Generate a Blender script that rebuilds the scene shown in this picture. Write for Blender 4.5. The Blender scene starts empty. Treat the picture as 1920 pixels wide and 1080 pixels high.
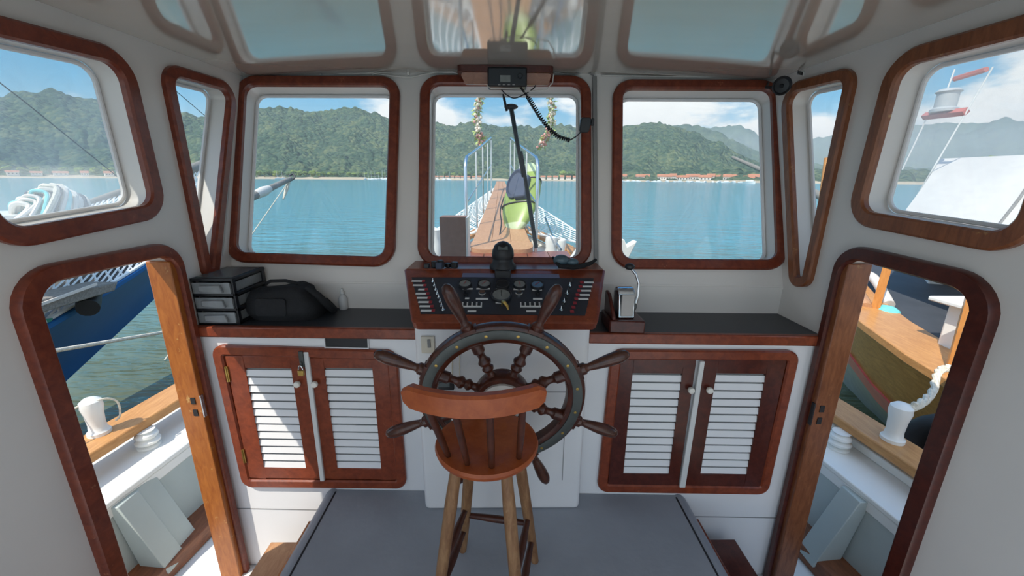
import bpy, bmesh, math, random
from mathutils import Vector, Matrix, noise
random.seed(7)
C = bpy.context.scene.collection
PI = math.pi
V = Vector

# ---------------------------------------------------------------- camera
FPX, PITCH, YAW, ROLL, EYE = 745.0, 15.39, 0.92, 0.45, 1.51
MC = (Matrix.Rotation(-math.radians(YAW), 3, 'Z') @ Matrix.Rotation(math.radians(90 - PITCH), 3, 'X')
      @ Matrix.Rotation(math.radians(ROLL), 3, 'Z'))
cd = bpy.data.cameras.new('camera'); cd.sensor_width = 36; cd.lens = 36 * FPX / 1920
cd.clip_start = 0.02; cd.clip_end = 20000
cam = bpy.data.objects.new('camera', cd); C.objects.link(cam)
cam.matrix_world = Matrix.Translation((0, 0, EYE)) @ MC.to_4x4()
bpy.context.scene.camera = cam
EYEV = V((0, 0, EYE))

def ray(u, v):
    return MC @ V(((u - 960) / FPX, -(v - 540) / FPX, -1))

def at(u, v, X=None, Y=None, Z=None, plane=None):
    """point of a real plane of the boat seen along one survey direction"""
    d = ray(u, v)
    if plane is not None:
        n, k = plane
        t = (k - n.dot(EYEV)) / n.dot(d)
    else:
        t = X / d.x if X is not None else Y / d.y if Y is not None else (Z - EYE) / d.z
    return EYEV + d * t

# ---------------------------------------------------------------- materials
def nt(name):
    m = bpy.data.materials.new(name); m.use_nodes = True
    n = m.node_tree.nodes; l = m.node_tree.links
    return m, n, l, n['Principled BSDF']

def mat(name, col, rough=0.5, metal=0.0, var=0.08, scale=8.0, bump=0.0, bscale=40.0, spec=0.5, coat=0.0, stretch=(1, 1, 1), alpha=1.0, trans=0.0):
    m, n, l, b = nt(name)
    tc = n.new('ShaderNodeTexCoord'); mp = n.new('ShaderNodeMapping'); mp.inputs['Scale'].default_value = stretch
    l.new(tc.outputs['Object'], mp.inputs['Vector'])
    ns = n.new('ShaderNodeTexNoise'); ns.inputs['Scale'].default_value = scale; ns.inputs['Detail'].default_value = 5
    l.new(mp.outputs['Vector'], ns.inputs['Vector'])
    cr = n.new('ShaderNodeValToRGB')
    cr.color_ramp.elements[0].position = 0.3; cr.color_ramp.elements[1].position = 0.7
    cr.color_ramp.elements[0].color = [max(0, c * (1 - var)) for c in col] + [1]
    cr.color_ramp.elements[1].color = [min(1, c * (1 + var)) for c in col] + [1]
    l.new(ns.outputs['Fac'], cr.inputs['Fac']); l.new(cr.outputs['Color'], b.inputs['Base Color'])
    b.inputs['Roughness'].default_value = rough; b.inputs['Metallic'].default_value = metal
    b.inputs['Specular IOR Level'].default_value = spec; b.inputs['Coat Weight'].default_value = coat
    b.inputs['Coat Roughness'].default_value = 0.12
    b.inputs['Alpha'].default_value = alpha; b.inputs['Transmission Weight'].default_value = trans
    if bump:
        n2 = n.new('ShaderNodeTexNoise'); n2.inputs['Scale'].default_value = bscale; n2.inputs['Detail'].default_value = 4
        l.new(mp.outputs['Vector'], n2.inputs['Vector'])
        bp = n.new('ShaderNodeBump'); bp.inputs['Strength'].default_value = bump; bp.inputs['Distance'].default_value = 0.01
        l.new(n2.outputs['Fac'], bp.inputs['Height']); l.new(bp.outputs['Normal'], b.inputs['Normal'])
    return m

def wood(name, dark, light, rough=0.35, stretch=(3, 3, 3), scale=9, coat=0.18, wear=0.0, wearcol=(0.55, 0.33, 0.12)):
    m, n, l, b = nt(name)
    tc = n.new('ShaderNodeTexCoord'); mp = n.new('ShaderNodeMapping'); mp.inputs['Scale'].default_value = stretch
    l.new(tc.outputs['Object'], mp.inputs['Vector'])
    ns = n.new('ShaderNodeTexNoise'); ns.inputs['Scale'].default_value = scale; ns.inputs['Detail'].default_value = 8
    ns.inputs['Roughness'].default_value = 0.65; ns.inputs['Distortion'].default_value = 0.6
    l.new(mp.outputs['Vector'], ns.inputs['Vector'])
    cr = n.new('ShaderNodeValToRGB')
    cr.color_ramp.elements[0].position = 0.32; cr.color_ramp.elements[1].position = 0.72
    cr.color_ramp.elements[0].color = list(dark) + [1]; cr.color_ramp.elements[1].color = list(light) + [1]
    l.new(ns.outputs['Fac'], cr.inputs['Fac'])
    out = cr.outputs['Color']
    if wear:
        n3 = n.new('ShaderNodeTexNoise'); n3.inputs['Scale'].default_value = 14; n3.inputs['Detail'].default_value = 9
        n3.inputs['Roughness'].default_value = 0.75
        l.new(tc.outputs['Object'], n3.inputs['Vector'])
        c3 = n.new('ShaderNodeValToRGB'); c3.color_ramp.elements[0].position = 0.66 - 0.1 * wear; c3.color_ramp.elements[1].position = 0.74 - 0.1 * wear
        l.new(n3.outputs['Fac'], c3.inputs['Fac'])
        mx = n.new('ShaderNodeMix'); mx.data_type = 'RGBA'
        mx.inputs['B'].default_value = list(wearcol) + [1]
        l.new(c3.outputs['Color'], mx.inputs['Factor']); l.new(out, mx.inputs['A']); out = mx.outputs['Result']
    l.new(out, b.inputs['Base Color'])
    b.inputs['Roughness'].default_value = rough; b.inputs['Coat Weight'].default_value = coat; b.inputs['Coat Roughness'].default_value = 0.15; b.inputs['Specular IOR Level'].default_value = 0.35
    bp = n.new('ShaderNodeBump'); bp.inputs['Strength'].default_value = 0.15; bp.inputs['Distance'].default_value = 0.004
    l.new(ns.outputs['Fac'], bp.inputs['Height']); l.new(bp.outputs['Normal'], b.inputs['Normal'])
    return m

M = {}
M['white'] = mat('white_paint', (0.72, 0.69, 0.655), 0.32, var=0.03, scale=3, bump=0.06, bscale=12)
M['ceil'] = mat('ceiling_gloss_paint', (0.50, 0.44, 0.38), 0.07, var=0.03, scale=2, bump=0.035, bscale=7, spec=1.0, stretch=(0.5, 3, 1), coat=1.0)
M['ceil'].node_tree.nodes['Principled BSDF'].inputs['IOR'].default_value = 1.75
M['ceil'].node_tree.nodes['Principled BSDF'].inputs['Coat Roughness'].default_value = 0.07
M['cabwhite'] = mat('cabinet_white_paint', (0.78, 0.775, 0.775), 0.30, var=0.02, scale=4)
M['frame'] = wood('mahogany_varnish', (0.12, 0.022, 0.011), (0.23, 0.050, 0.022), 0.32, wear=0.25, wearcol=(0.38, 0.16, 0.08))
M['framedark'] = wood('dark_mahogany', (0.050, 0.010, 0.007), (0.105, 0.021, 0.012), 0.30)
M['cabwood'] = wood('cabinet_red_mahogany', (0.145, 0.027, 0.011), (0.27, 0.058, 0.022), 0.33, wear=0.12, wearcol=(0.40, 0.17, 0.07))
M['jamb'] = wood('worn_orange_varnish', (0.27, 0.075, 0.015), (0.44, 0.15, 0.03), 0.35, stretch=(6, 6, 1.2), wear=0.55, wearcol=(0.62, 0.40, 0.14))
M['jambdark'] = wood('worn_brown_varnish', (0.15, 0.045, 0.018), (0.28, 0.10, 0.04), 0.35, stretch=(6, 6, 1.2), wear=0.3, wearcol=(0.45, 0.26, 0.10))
M['stool'] = wood('stool_orange_varnish', (0.25, 0.046, 0.009), (0.37, 0.085, 0.018), 0.45, wear=0.1, wearcol=(0.16, 0.06, 0.03))
M['spindle'] = wood('stool_dark_turned_wood', (0.042, 0.011, 0.006), (0.095, 0.026, 0.012), 0.4)
M['leg'] = wood('worn_stool_leg', (0.16, 0.07, 0.03), (0.34, 0.19, 0.09), 0.55, stretch=(5, 5, 1), wear=0.4, wearcol=(0.42, 0.28, 0.15), coat=0.1)
M['wheel'] = wood('wheel_dark_wood', (0.030, 0.008, 0.005), (0.085, 0.021, 0.010), 0.28, coat=0.25)
M['handle'] = wood('wheel_handle_wood', (0.038, 0.013, 0.008), (0.10, 0.032, 0.016), 0.25, coat=0.3, wear=0.2, wearcol=(0.25, 0.12, 0.06))
M['plate'] = mat('pale_hub_plate', (0.46, 0.43, 0.40), 0.4, metal=0.0, var=0.1)
M['ring'] = mat('grey_bronze_ring', (0.085, 0.095, 0.09), 0.45, metal=0.5, var=0.2, scale=10)
M['steel'] = mat('stainless_steel', (0.62, 0.64, 0.66), 0.22, metal=1.0, var=0.06)
M['chrome'] = mat('chrome', (0.55, 0.60, 0.64), 0.12, metal=1.0, var=0.04)
M['brass'] = mat('brass', (0.50, 0.34, 0.10), 0.35, metal=0.9, var=0.15)
M['counter'] = mat('dark_counter_laminate', (0.030, 0.034, 0.040), 0.42, var=0.08)
M['black'] = mat('black_plastic', (0.012, 0.013, 0.016), 0.42, var=0.1)
M['blackcloth'] = mat('black_fabric', (0.010, 0.011, 0.013), 0.85, var=0.2, bump=0.3, bscale=160)
M['panel'] = mat('navy_black_panel', (0.022, 0.025, 0.034), 0.38, var=0.15)
M['dial'] = mat('gauge_face', (0.19, 0.20, 0.19), 0.3, var=0.15, scale=40)
M['dialblue'] = mat('blue_gauge_face', (0.10, 0.19, 0.30), 0.3, var=0.1)
M['label'] = mat('white_label', (0.72, 0.72, 0.70), 0.5, var=0.04)
M['red'] = mat('red_lens', (0.30, 0.03, 0.04), 0.3, var=0.1)
M['cream'] = mat('cream_plastic', (0.68, 0.62, 0.50), 0.4, var=0.05)
M['knob'] = mat('white_ceramic_knob', (0.78, 0.74, 0.66), 0.25, var=0.02)
M['strip'] = mat('white_strip_paint', (0.66, 0.66, 0.64), 0.35, var=0.05)
M['mat'] = mat('grey_vinyl_mat', (0.29, 0.305, 0.33), 0.50, var=0.10, scale=3.5, bump=0.12, bscale=30)
M['clear'] = mat('clear_plastic', (0.30, 0.32, 0.33), 0.25, var=0.15, scale=14, alpha=0.72)
M['bottle'] = mat('translucent_bottle', (0.72, 0.73, 0.73), 0.2, var=0.05, alpha=0.7)
M['cable'] = mat('white_cable', (0.62, 0.60, 0.56), 0.5, var=0.05)
M['trunk'] = mat('grey_trunking', (0.24, 0.24, 0.235), 0.5, var=0.05)
M['bracket'] = wood('radio_bracket_wood', (0.20, 0.075, 0.035), (0.34, 0.14, 0.07), 0.35)
M['screen'] = mat('grey_lcd', (0.11, 0.13, 0.13), 0.25, var=0.05)
# outdoors
M['rail'] = wood('orange_rail_varnish', (0.42, 0.19, 0.06), (0.60, 0.31, 0.11), 0.4, stretch=(6, 1, 6))
M['boatwhite'] = mat('gloss_white_boat_paint', (0.80, 0.80, 0.76), 0.3, var=0.03, scale=3)
M['bulwark'] = mat('pale_green_grey_paint', (0.42, 0.47, 0.45), 0.4, var=0.06, scale=3)
M['waterway'] = wood('brown_waterway', (0.13, 0.045, 0.02), (0.26, 0.095, 0.04), 0.4, stretch=(6, 1, 6))
M['deck'] = mat('white_deck_paint', (0.70, 0.72, 0.72), 0.5, var=0.05)
M['hull'] = mat('own_hull_paint', (0.75, 0.75, 0.73), 0.35)
M['plank'] = wood('bowsprit_plank', (0.40, 0.20, 0.10), (0.56, 0.32, 0.17), 0.5, stretch=(6, 1.5, 6), coat=0.1)
M['net'] = mat('white_net_cord', (0.82, 0.82, 0.80), 0.7, var=0.05)
M['rope'] = mat('white_rope', (0.62, 0.58, 0.48), 0.8, var=0.2, scale=60, bump=0.4, bscale=90)
M['kayak'] = mat('lime_green_hull', (0.25, 0.34, 0.075), 0.35, var=0.25, scale=3)
M['kayakpale'] = mat('pale_green_end', (0.45, 0.52, 0.30), 0.4, var=0.2, scale=4)
M['navy'] = mat('navy_canvas', (0.045, 0.06, 0.10), 0.7, var=0.2)
M['box'] = wood('brown_box_paint', (0.20, 0.095, 0.06), (0.26, 0.13, 0.085), 0.6, coat=0)
M['blue'] = mat('blue_hull_paint', (0.014, 0.11, 0.30), 0.5, var=0.10, scale=2, spec=0.25)
M['teal'] = mat('teal_stripe', (0.02, 0.26, 0.19), 0.35, var=0.05)
M['greywood'] = wood('weathered_grey_wood', (0.16, 0.145, 0.125), (0.32, 0.30, 0.27), 0.8, stretch=(2, 8, 8), coat=0)
M['aqua'] = mat('aqua_rope', (0.16, 0.62, 0.66), 0.8, var=0.2, scale=30)
M['cbrown'] = wood('brown_hull_varnish', (0.42, 0.17, 0.03), (0.66, 0.31, 0.075), 0.4, stretch=(3, 0.8, 5), coat=0.1)
M['cred'] = mat('red_hull_stripe', (0.70, 0.14, 0.13), 0.35, var=0.1)
M['cgrey'] = mat('grey_hull_bottom', (0.40, 0.42, 0.38), 0.5, var=0.1)
M['cdeck'] = mat('slate_deck', (0.05, 0.055, 0.065), 0.6, var=0.15, scale=4)
M['canvas'] = mat('white_awning_canvas', (0.66, 0.62, 0.57), 0.7, var=0.03)
M['cpost'] = wood('orange_post', (0.50, 0.20, 0.05), (0.66, 0.30, 0.09), 0.4, stretch=(6, 6, 1))
M['tyre'] = mat('black_rubber', (0.015, 0.015, 0.016), 0.6, var=0.2)
M['redpaint'] = mat('faded_red_paint', (0.50, 0.14, 0.12), 0.5, var=0.1)
M['leaf'] = mat('garland_leaf', (0.32, 0.42, 0.14), 0.6, var=0.35, scale=20)
M['petal'] = mat('garland_flower', (0.80, 0.72, 0.60), 0.6, var=0.15, scale=20)
M['pinkpetal'] = mat('garland_pink_flower', (0.60, 0.30, 0.26), 0.6, var=0.2, scale=20)

def glass(name, film=0.03, filmcol=(0.8, 0.85, 0.88), refl=0.06, tint=(0.96, 0.98, 0.98)):
    m, n, l, b = nt(name); n.remove(b); o = n['Material Output']
    t = n.new('ShaderNodeBsdfTransparent'); t.inputs['Color'].default_value = list(tint) + [1]
    g = n.new('ShaderNodeBsdfGlossy'); g.inputs['Roughness'].default_value = 0.02
    ge = n.new('ShaderNodeNewGeometry'); dt_ = n.new('ShaderNodeVectorMath'); dt_.operation = 'DOT_PRODUCT'
    l.new(ge.outputs['Normal'], dt_.inputs[0]); l.new(ge.outputs['Incoming'], dt_.inputs[1])
    ab = n.new('ShaderNodeMath'); ab.operation = 'ABSOLUTE'; l.new(dt_.outputs['Value'], ab.inputs[0])
    om = n.new('ShaderNodeMath'); om.operation = 'SUBTRACT'; om.inputs[0].default_value = 1.0; l.new(ab.outputs[0], om.inputs[1])
    pw = n.new('ShaderNodeMath'); pw.operation = 'POWER'; pw.inputs[1].default_value = 5.0; l.new(om.outputs[0], pw.inputs[0])
    fr = n.new('ShaderNodeMath'); fr.operation = 'MULTIPLY_ADD'; fr.inputs[1].default_value = 0.96; fr.inputs[2].default_value = 0.035; l.new(pw.outputs[0], fr.inputs[0])
    d = n.new('ShaderNodeBsdfTranslucent'); d.inputs['Color'].default_value = list(filmcol) + [1]
    tc = n.new('ShaderNodeTexCoord'); ns = n.new('ShaderNodeTexNoise'); ns.inputs['Scale'].default_value = 5; ns.inputs['Detail'].default_value = 6
    l.new(tc.outputs['Object'], ns.inputs['Vector'])
    mr = n.new('ShaderNodeMapRange'); mr.inputs['From Min'].default_value = 0.3; mr.inputs['From Max'].default_value = 0.75
    mr.inputs['To Min'].default_value = film * 0.6; mr.inputs['To Max'].default_value = film * 1.6
    l.new(ns.outputs['Fac'], mr.inputs['Value'])
    m1 = n.new('ShaderNodeMixShader'); l.new(fr.outputs[0], m1.inputs['Fac']); l.new(t.outputs[0], m1.inputs[1]); l.new(g.outputs[0], m1.inputs[2])
    m2 = n.new('ShaderNodeMixShader'); l.new(mr.outputs['Result'], m2.inputs['Fac']); l.new(m1.outputs[0], m2.inputs[1]); l.new(d.outputs[0], m2.inputs[2])
    l.new(m2.outputs[0], o.inputs['Surface'])
    return m
M['glass'] = glass('clean_window_glass', 0.03)
M['hazyglass'] = glass('salt_filmed_glass', 0.17)

# ---------------------------------------------------------------- mesh builder
class G:
    def __init__(s): s.bm = bmesh.new()
    def box(s, c, d, rot=None):
        mx = Matrix.Translation(c)
        if rot is not None: mx = mx @ (rot.to_4x4() if not isinstance(rot, tuple) else (Matrix.Rotation(rot[2], 4, 'Z') @ Matrix.Rotation(rot[1], 4, 'Y') @ Matrix.Rotation(rot[0], 4, 'X')))
        bmesh.ops.create_cube(s.bm, size=1, matrix=mx @ Matrix.Diagonal((d[0], d[1], d[2], 1))); return s
    def b2(s, x0, x1, y0, y1, z0, z1):
        return s.box(((x0 + x1) / 2, (y0 + y1) / 2, (z0 + z1) / 2), (abs(x1 - x0), abs(y1 - y0), abs(z1 - z0)))
    def rings(s, rings, close=True, cap=True, loop=False):
        vs = [[s.bm.verts.new(p) for p in r] for r in rings]
        n = len(vs[0]); R = len(vs)
        for i in range(R if loop else R - 1):
            a, b = vs[i], vs[(i + 1) % R]
            for j in range(n if close else n - 1):
                k = (j + 1) % n
                try: s.bm.faces.new((a[j], a[k], b[k], b[j]))
                except ValueError: pass
        if cap and not loop and close:
            for r in (vs[0][::-1], vs[-1]):
                try: s.bm.faces.new(r)
                except ValueError: pass
        return s
    def tube(s, pts, r, seg=8, loop=False, cap=True):
        pts = [V(p) for p in pts]; n = len(pts)
        rr = r if isinstance(r, (list, tuple)) else [r] * n
        rings = []; prev = None
        for i, p in enumerate(pts):
            if loop: t = pts[(i + 1) % n] - pts[i - 1]
            else: t = pts[min(i + 1, n - 1)] - pts[max(i - 1, 0)]
            t.normalize()
            if prev is None:
                a = V((0, 0, 1)) if abs(t.z) < 0.9 else V((1, 0, 0))
                nrm = (a - t * a.dot(t)).normalized()
            else:
                nrm = (prev - t * prev.dot(t))
                nrm = nrm.normalized() if nrm.length > 1e-6 else t.orthogonal().normalized()
            prev = nrm; bn = t.cross(nrm)
            rings.append([p + (nrm * math.cos(2 * PI * k / seg) + bn * math.sin(2 * PI * k / seg)) * rr[i] for k in range(seg)])
        return s.rings(rings, True, cap, loop)
    def cyl(s, a, b, r0, r1=None, seg=12):
        return s.tube([a, b], [r0, r0 if r1 is None else r1], seg)
    def lathe(s, prof, o=(0, 0, 0), axis=(0, 0, 1), seg=20):
        o = V(o); ax = V(axis).normalized(); e1 = ax.orthogonal().normalized(); e2 = ax.cross(e1)
        return s.rings([[o + ax * h + (e1 * math.cos(2 * PI * k / seg) + e2 * math.sin(2 * PI * k / seg)) * max(r, 1e-4) for k in range(seg)] for r, h in prof], True, True)
    def prism(s, poly, vec):
        vec = V(vec); return s.rings([[V(p) for p in poly], [V(p) + vec for p in poly]], True, True)
    def ball(s, c, r, sc=(1, 1, 1), seg=12, rot=None):
        mx = Matrix.Translation(c)
        if rot is not None: mx = mx @ rot.to_4x4()
        bmesh.ops.create_uvsphere(s.bm, u_segments=seg, v_segments=max(6, seg * 2 // 3), radius=r, matrix=mx @ Matrix.Diagonal((sc[0], sc[1], sc[2], 1))); return s
    def sweep(s, path, nrm, w, t, lift=0.0):
        """closed flat trim: width w across the path in its plane, thickness t along nrm, softened edges"""
        path = [V(p) for p in path]; nrm = V(nrm).normalized(); n = len(path); rings = []
        c = 0.28 * min(w, t)
        prof = [(-w / 2, 0), (-w / 2, t - c), (-w / 2 + c, t), (w / 2 - c, t), (w / 2, t - c), (w / 2, 0)]
        for i in range(n):
            d0 = (path[i] - path[i - 1]).normalized(); d1 = (path[(i + 1) % n] - path[i]).normalized()
            tg = (d0 + d1).normalized(); sd = nrm.cross(tg)
            k = 1 / max(0.5, tg.dot(d1))
            rings.append([path[i] + sd * (a * k) + nrm * (b + lift) for a, b in prof])
        return s.rings(rings, True, False, True)
    def build(s, name, m, parent=None, smooth=True, bevel=0.0, angle=38):
        bmesh.ops.remove_doubles(s.bm, verts=s.bm.verts, dist=1e-6)
        bmesh.ops.recalc_face_normals(s.bm, faces=s.bm.faces)
        me = bpy.data.meshes.new(name)
        off = V((0, 0, 0)); p = parent
        while p is not None: off += p.location; p = p.parent
        if off.length: bmesh.ops.translate(s.bm, verts=s.bm.verts, vec=-off)
        s.bm.to_mesh(me); s.bm.free()
        if smooth:
            me.polygons.foreach_set('use_smooth', [True] * len(me.polygons)); me.set_sharp_from_angle(angle=math.radians(angle))
        me.materials.append(m)
        o = bpy.data.objects.new(name, me); C.objects.link(o)
        if parent is not None: o.parent = parent
        if bevel:
            b = o.modifiers.new('bevel', 'BEVEL'); b.width = bevel; b.segments = 2; b.limit_method = 'ANGLE'; b.angle_limit = math.radians(50)
        return o

def tag(o, label, cat, group=None, kind=None):
    o['label'] = label; o['category'] = cat
    if group: o['group'] = group
    if kind: o['kind'] = kind
    return o
def thing(name, loc, label, cat, group=None, kind=None):
    o = bpy.data.objects.new(name, None); o.empty_display_size = 0.1; C.objects.link(o); o.location = loc
    return tag(o, label, cat, group, kind)
def copy_tree(o, parent=None):
    c = o.copy(); C.objects.link(c); c.parent = parent
    for ch in [x for x in bpy.data.objects if x.parent == o]: copy_tree(ch, c)
    return c

def rpoly(corners, r, seg=7):
    """rounded polygon through 3-D corners of one plane"""
    P = [V(c) for c in corners]; n = len(P); out = []
    rr = r if isinstance(r, (list, tuple)) else [r] * n
    for i in range(n):
        a, p, b = P[i - 1], P[i], P[(i + 1) % n]
        d0 = (a - p).normalized(); d1 = (b - p).normalized()
        ang = d0.angle(d1); k = min(rr[i] / math.tan(ang / 2), 0.48 * (a - p).length, 0.48 * (b - p).length)
        r_ = k * math.tan(ang / 2)
        bis = (d0 + d1).normalized(); c = p + bis * (r_ / math.sin(ang / 2))
        s0 = p + d0 * k - c; s1 = p + d1 * k - c
        for q in range(seg + 1):
            out.append(c + s0.normalized().slerp(s1.normalized(), q / seg) * r_ if s0.angle(s1) > 1e-4 else c + s0)
    return out
def inset(corners, d):
    """move the sides of a flat polygon inwards by d"""
    P = [V(c) for c in corners]; n = len(P); cen = sum(P, V()) / n; out = []
    for i in range(n):
        a, p, b = P[i - 1], P[i], P[(i + 1) % n]
        d0 = (a - p).normalized(); d1 = (b - p).normalized(); ang = d0.angle(d1)
        out.append(p + (d0 + d1).normalized() * (d / math.sin(ang / 2)))
    return out

def wall_mesh(outer, holes, vec, name, m, kind='structure', label='', cat='wall'):
    """flat wall with openings, thickness vec"""
    bm = bmesh.new(); vec = V(vec)
    def fill(shift):
        es = []; loops = []
        for lp in [outer] + holes:
            vs = [bm.verts.new(V(p) + shift) for p in lp]; loops.append(vs)
            es += [bm.edges.new((vs[i], vs[(i + 1) % len(vs)])) for i in range(len(vs))]
        bmesh.ops.triangle_fill(bm, use_beauty=True, use_dissolve=False, edges=es)
        return loops
    A = fill(V((0, 0, 0))); B = fill(vec)
    for la, lb in zip(A, B):
        for i in range(len(la)):
            j = (i + 1) % len(la)
            try: bm.faces.new((la[i], la[j], lb[j], lb[i]))
            except ValueError: pass
    g = G(); g.bm.free(); g.bm = bm
    o = g.build(name, m, None, True, 0, 30)
    return tag(o, label, cat, None, kind)

# ================================================================ THE WHEELHOUSE
XW = 1.385
NF = V((0.02, 1.0, -0.37)); KF = 1.925 - 0.37            # raked windscreen wall, from z = 1.0 upward
def fy(x, z): return (KF - 0.02 * x + 0.37 * z) if z > 1.0 else 1.925 - 0.02 * x
nf = NF.normalized()
PF = (NF, KF)
def F(u, v): return at(u, v, plane=PF)
def cz(x, y): return 2.03 + 0.012 * (y - 1.0) - 0.03 * (x / XW) ** 2   # cambered ceiling

# ceiling
g = G(); nx = 24; ny = 8
top = []
rings = []
for i in range(nx + 1):
    x = -1.70 + 3.40 * i / nx
    rings.append([V((x, -0.6 + 3.2 * j / ny, cz(x, -0.6 + 3.2 * j / ny))) for j in range(ny + 1)] +
                 [V((x, -0.6 + 3.2 * j / ny, cz(x, -0.6 + 3.2 * j / ny) + 0.05)) for j in range(ny, -1, -1)])
g.rings(rings, True, True)
tag(g.build('ceiling', M['ceil'], angle=30), 'glossy cream painted ceiling of the wheelhouse', 'ceiling', kind='structure')

# window outlines (outer edge of the wooden trims)
TW = 0.052
wins_front = [
    [F(446, 145), F(752, 146), F(741, 502), F(426, 492)],
    [F(789, 144), F(1107, 145), F(1108, 503), F(784, 500)],
    [F(1148, 152), F(1461, 153), F(1474, 507), F(1145, 505)],
]
def SL(u, v): return at(u, v, X=-XW)
def SR(u, v): return at(u, v, X=XW)
def line_at_y(a, b, y):
    t = (y - a.y) / (b.y - a.y); return a + (b - a) * t
lw_tr, lw_br = SL(235, 95), SL(308, 405)
lw_t2, lw_b2 = SL(60, 48), SL(60, 459)
lwin = [line_at_y(lw_t2, lw_tr, 1.05), lw_tr, lw_br, line_at_y(lw_b2, lw_br, 1.05)]
rw_tl, rw_bl = SR(1677, 100), SR(1592, 418)
rw_t2, rw_b2 = SR(1880, 42), SR(1855, 470)
rwin = [rw_tl, line_at_y(rw_tl, rw_t2, 1.0), line_at_y(rw_bl, rw_b2, 1.0), rw_bl]
ltri = [SL(293, 113), SL(440, 158), SL(403, 520), SL(378, 520)]
rtri = [SR(1470, 160), SR(1616, 121), SR(1523, 538), SR(1487, 538)]
def frame_uv(corners, r, n, wmat=None): pass

win_id = [0]
def make_window(corners, r, inward, label, film, tw=TW, depth=0.085, wm='frame'):
    win_id[0] += 1
    c = sum(corners, V()) / len(corners)
    t = thing('window_%d' % win_id[0], c, label, 'window', None, 'structure')
    mid = rpoly(inset(corners, tw / 2), r)
    G().sweep(mid, inward, tw, 0.026, -0.001).build('frame', M[wm], t)
    hole = rpoly(inset(corners, tw - 0.004), max(0.012, r - tw / 2) if not isinstance(r, list) else [max(0.012, q - tw / 2) for q in r])
    gp = rpoly(inset(corners, tw - 0.010), max(0.012, r - tw / 2) if not isinstance(r, list) else [max(0.012, q - tw / 2) for q in r])
    G().prism([p - V(inward) * depth for p in gp], -V(inward) * 0.006).build('pane', M[film], t, smooth=False)
    # slim grey seal where the pane meets the reveal
    sp = rpoly(inset(corners, tw + 0.004), max(0.012, r - tw / 2) if not isinstance(r, list) else [max(0.012, q - tw / 2) for q in r])
    G().sweep(sp, inward, 0.014, 0.012, -depth).build('seal', M['cabwhite'], t)
    return hole

holes_f = []
for cs, lb in zip(wins_front, ('front window on the port side with rounded mahogany frame', 'centre front window facing the bow with rounded mahogany frame', 'front window on the starboard side with rounded mahogany frame')):
    holes_f.append(make_window(cs, 0.078, -nf, lb, 'glass'))
inL, inR = V((1, 0, 0)), V((-1, 0, 0))
hL = [make_window(lwin, 0.085, inL, 'large side window above the port doorway, mahogany frame', 'hazyglass', 0.056),
      make_window(ltri, [0.07, 0.06, 0.022, 0.022], inL, 'narrow wedge shaped window on the port wall near the corner', 'glass', 0.048)]
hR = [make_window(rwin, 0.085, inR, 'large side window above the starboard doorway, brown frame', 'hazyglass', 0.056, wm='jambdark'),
      make_window(rtri, [0.07, 0.06, 0.035, 0.035], inR, 'narrow wedge shaped window on the starboard wall near the corner', 'glass', 0.048, wm='jambdark')]

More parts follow.
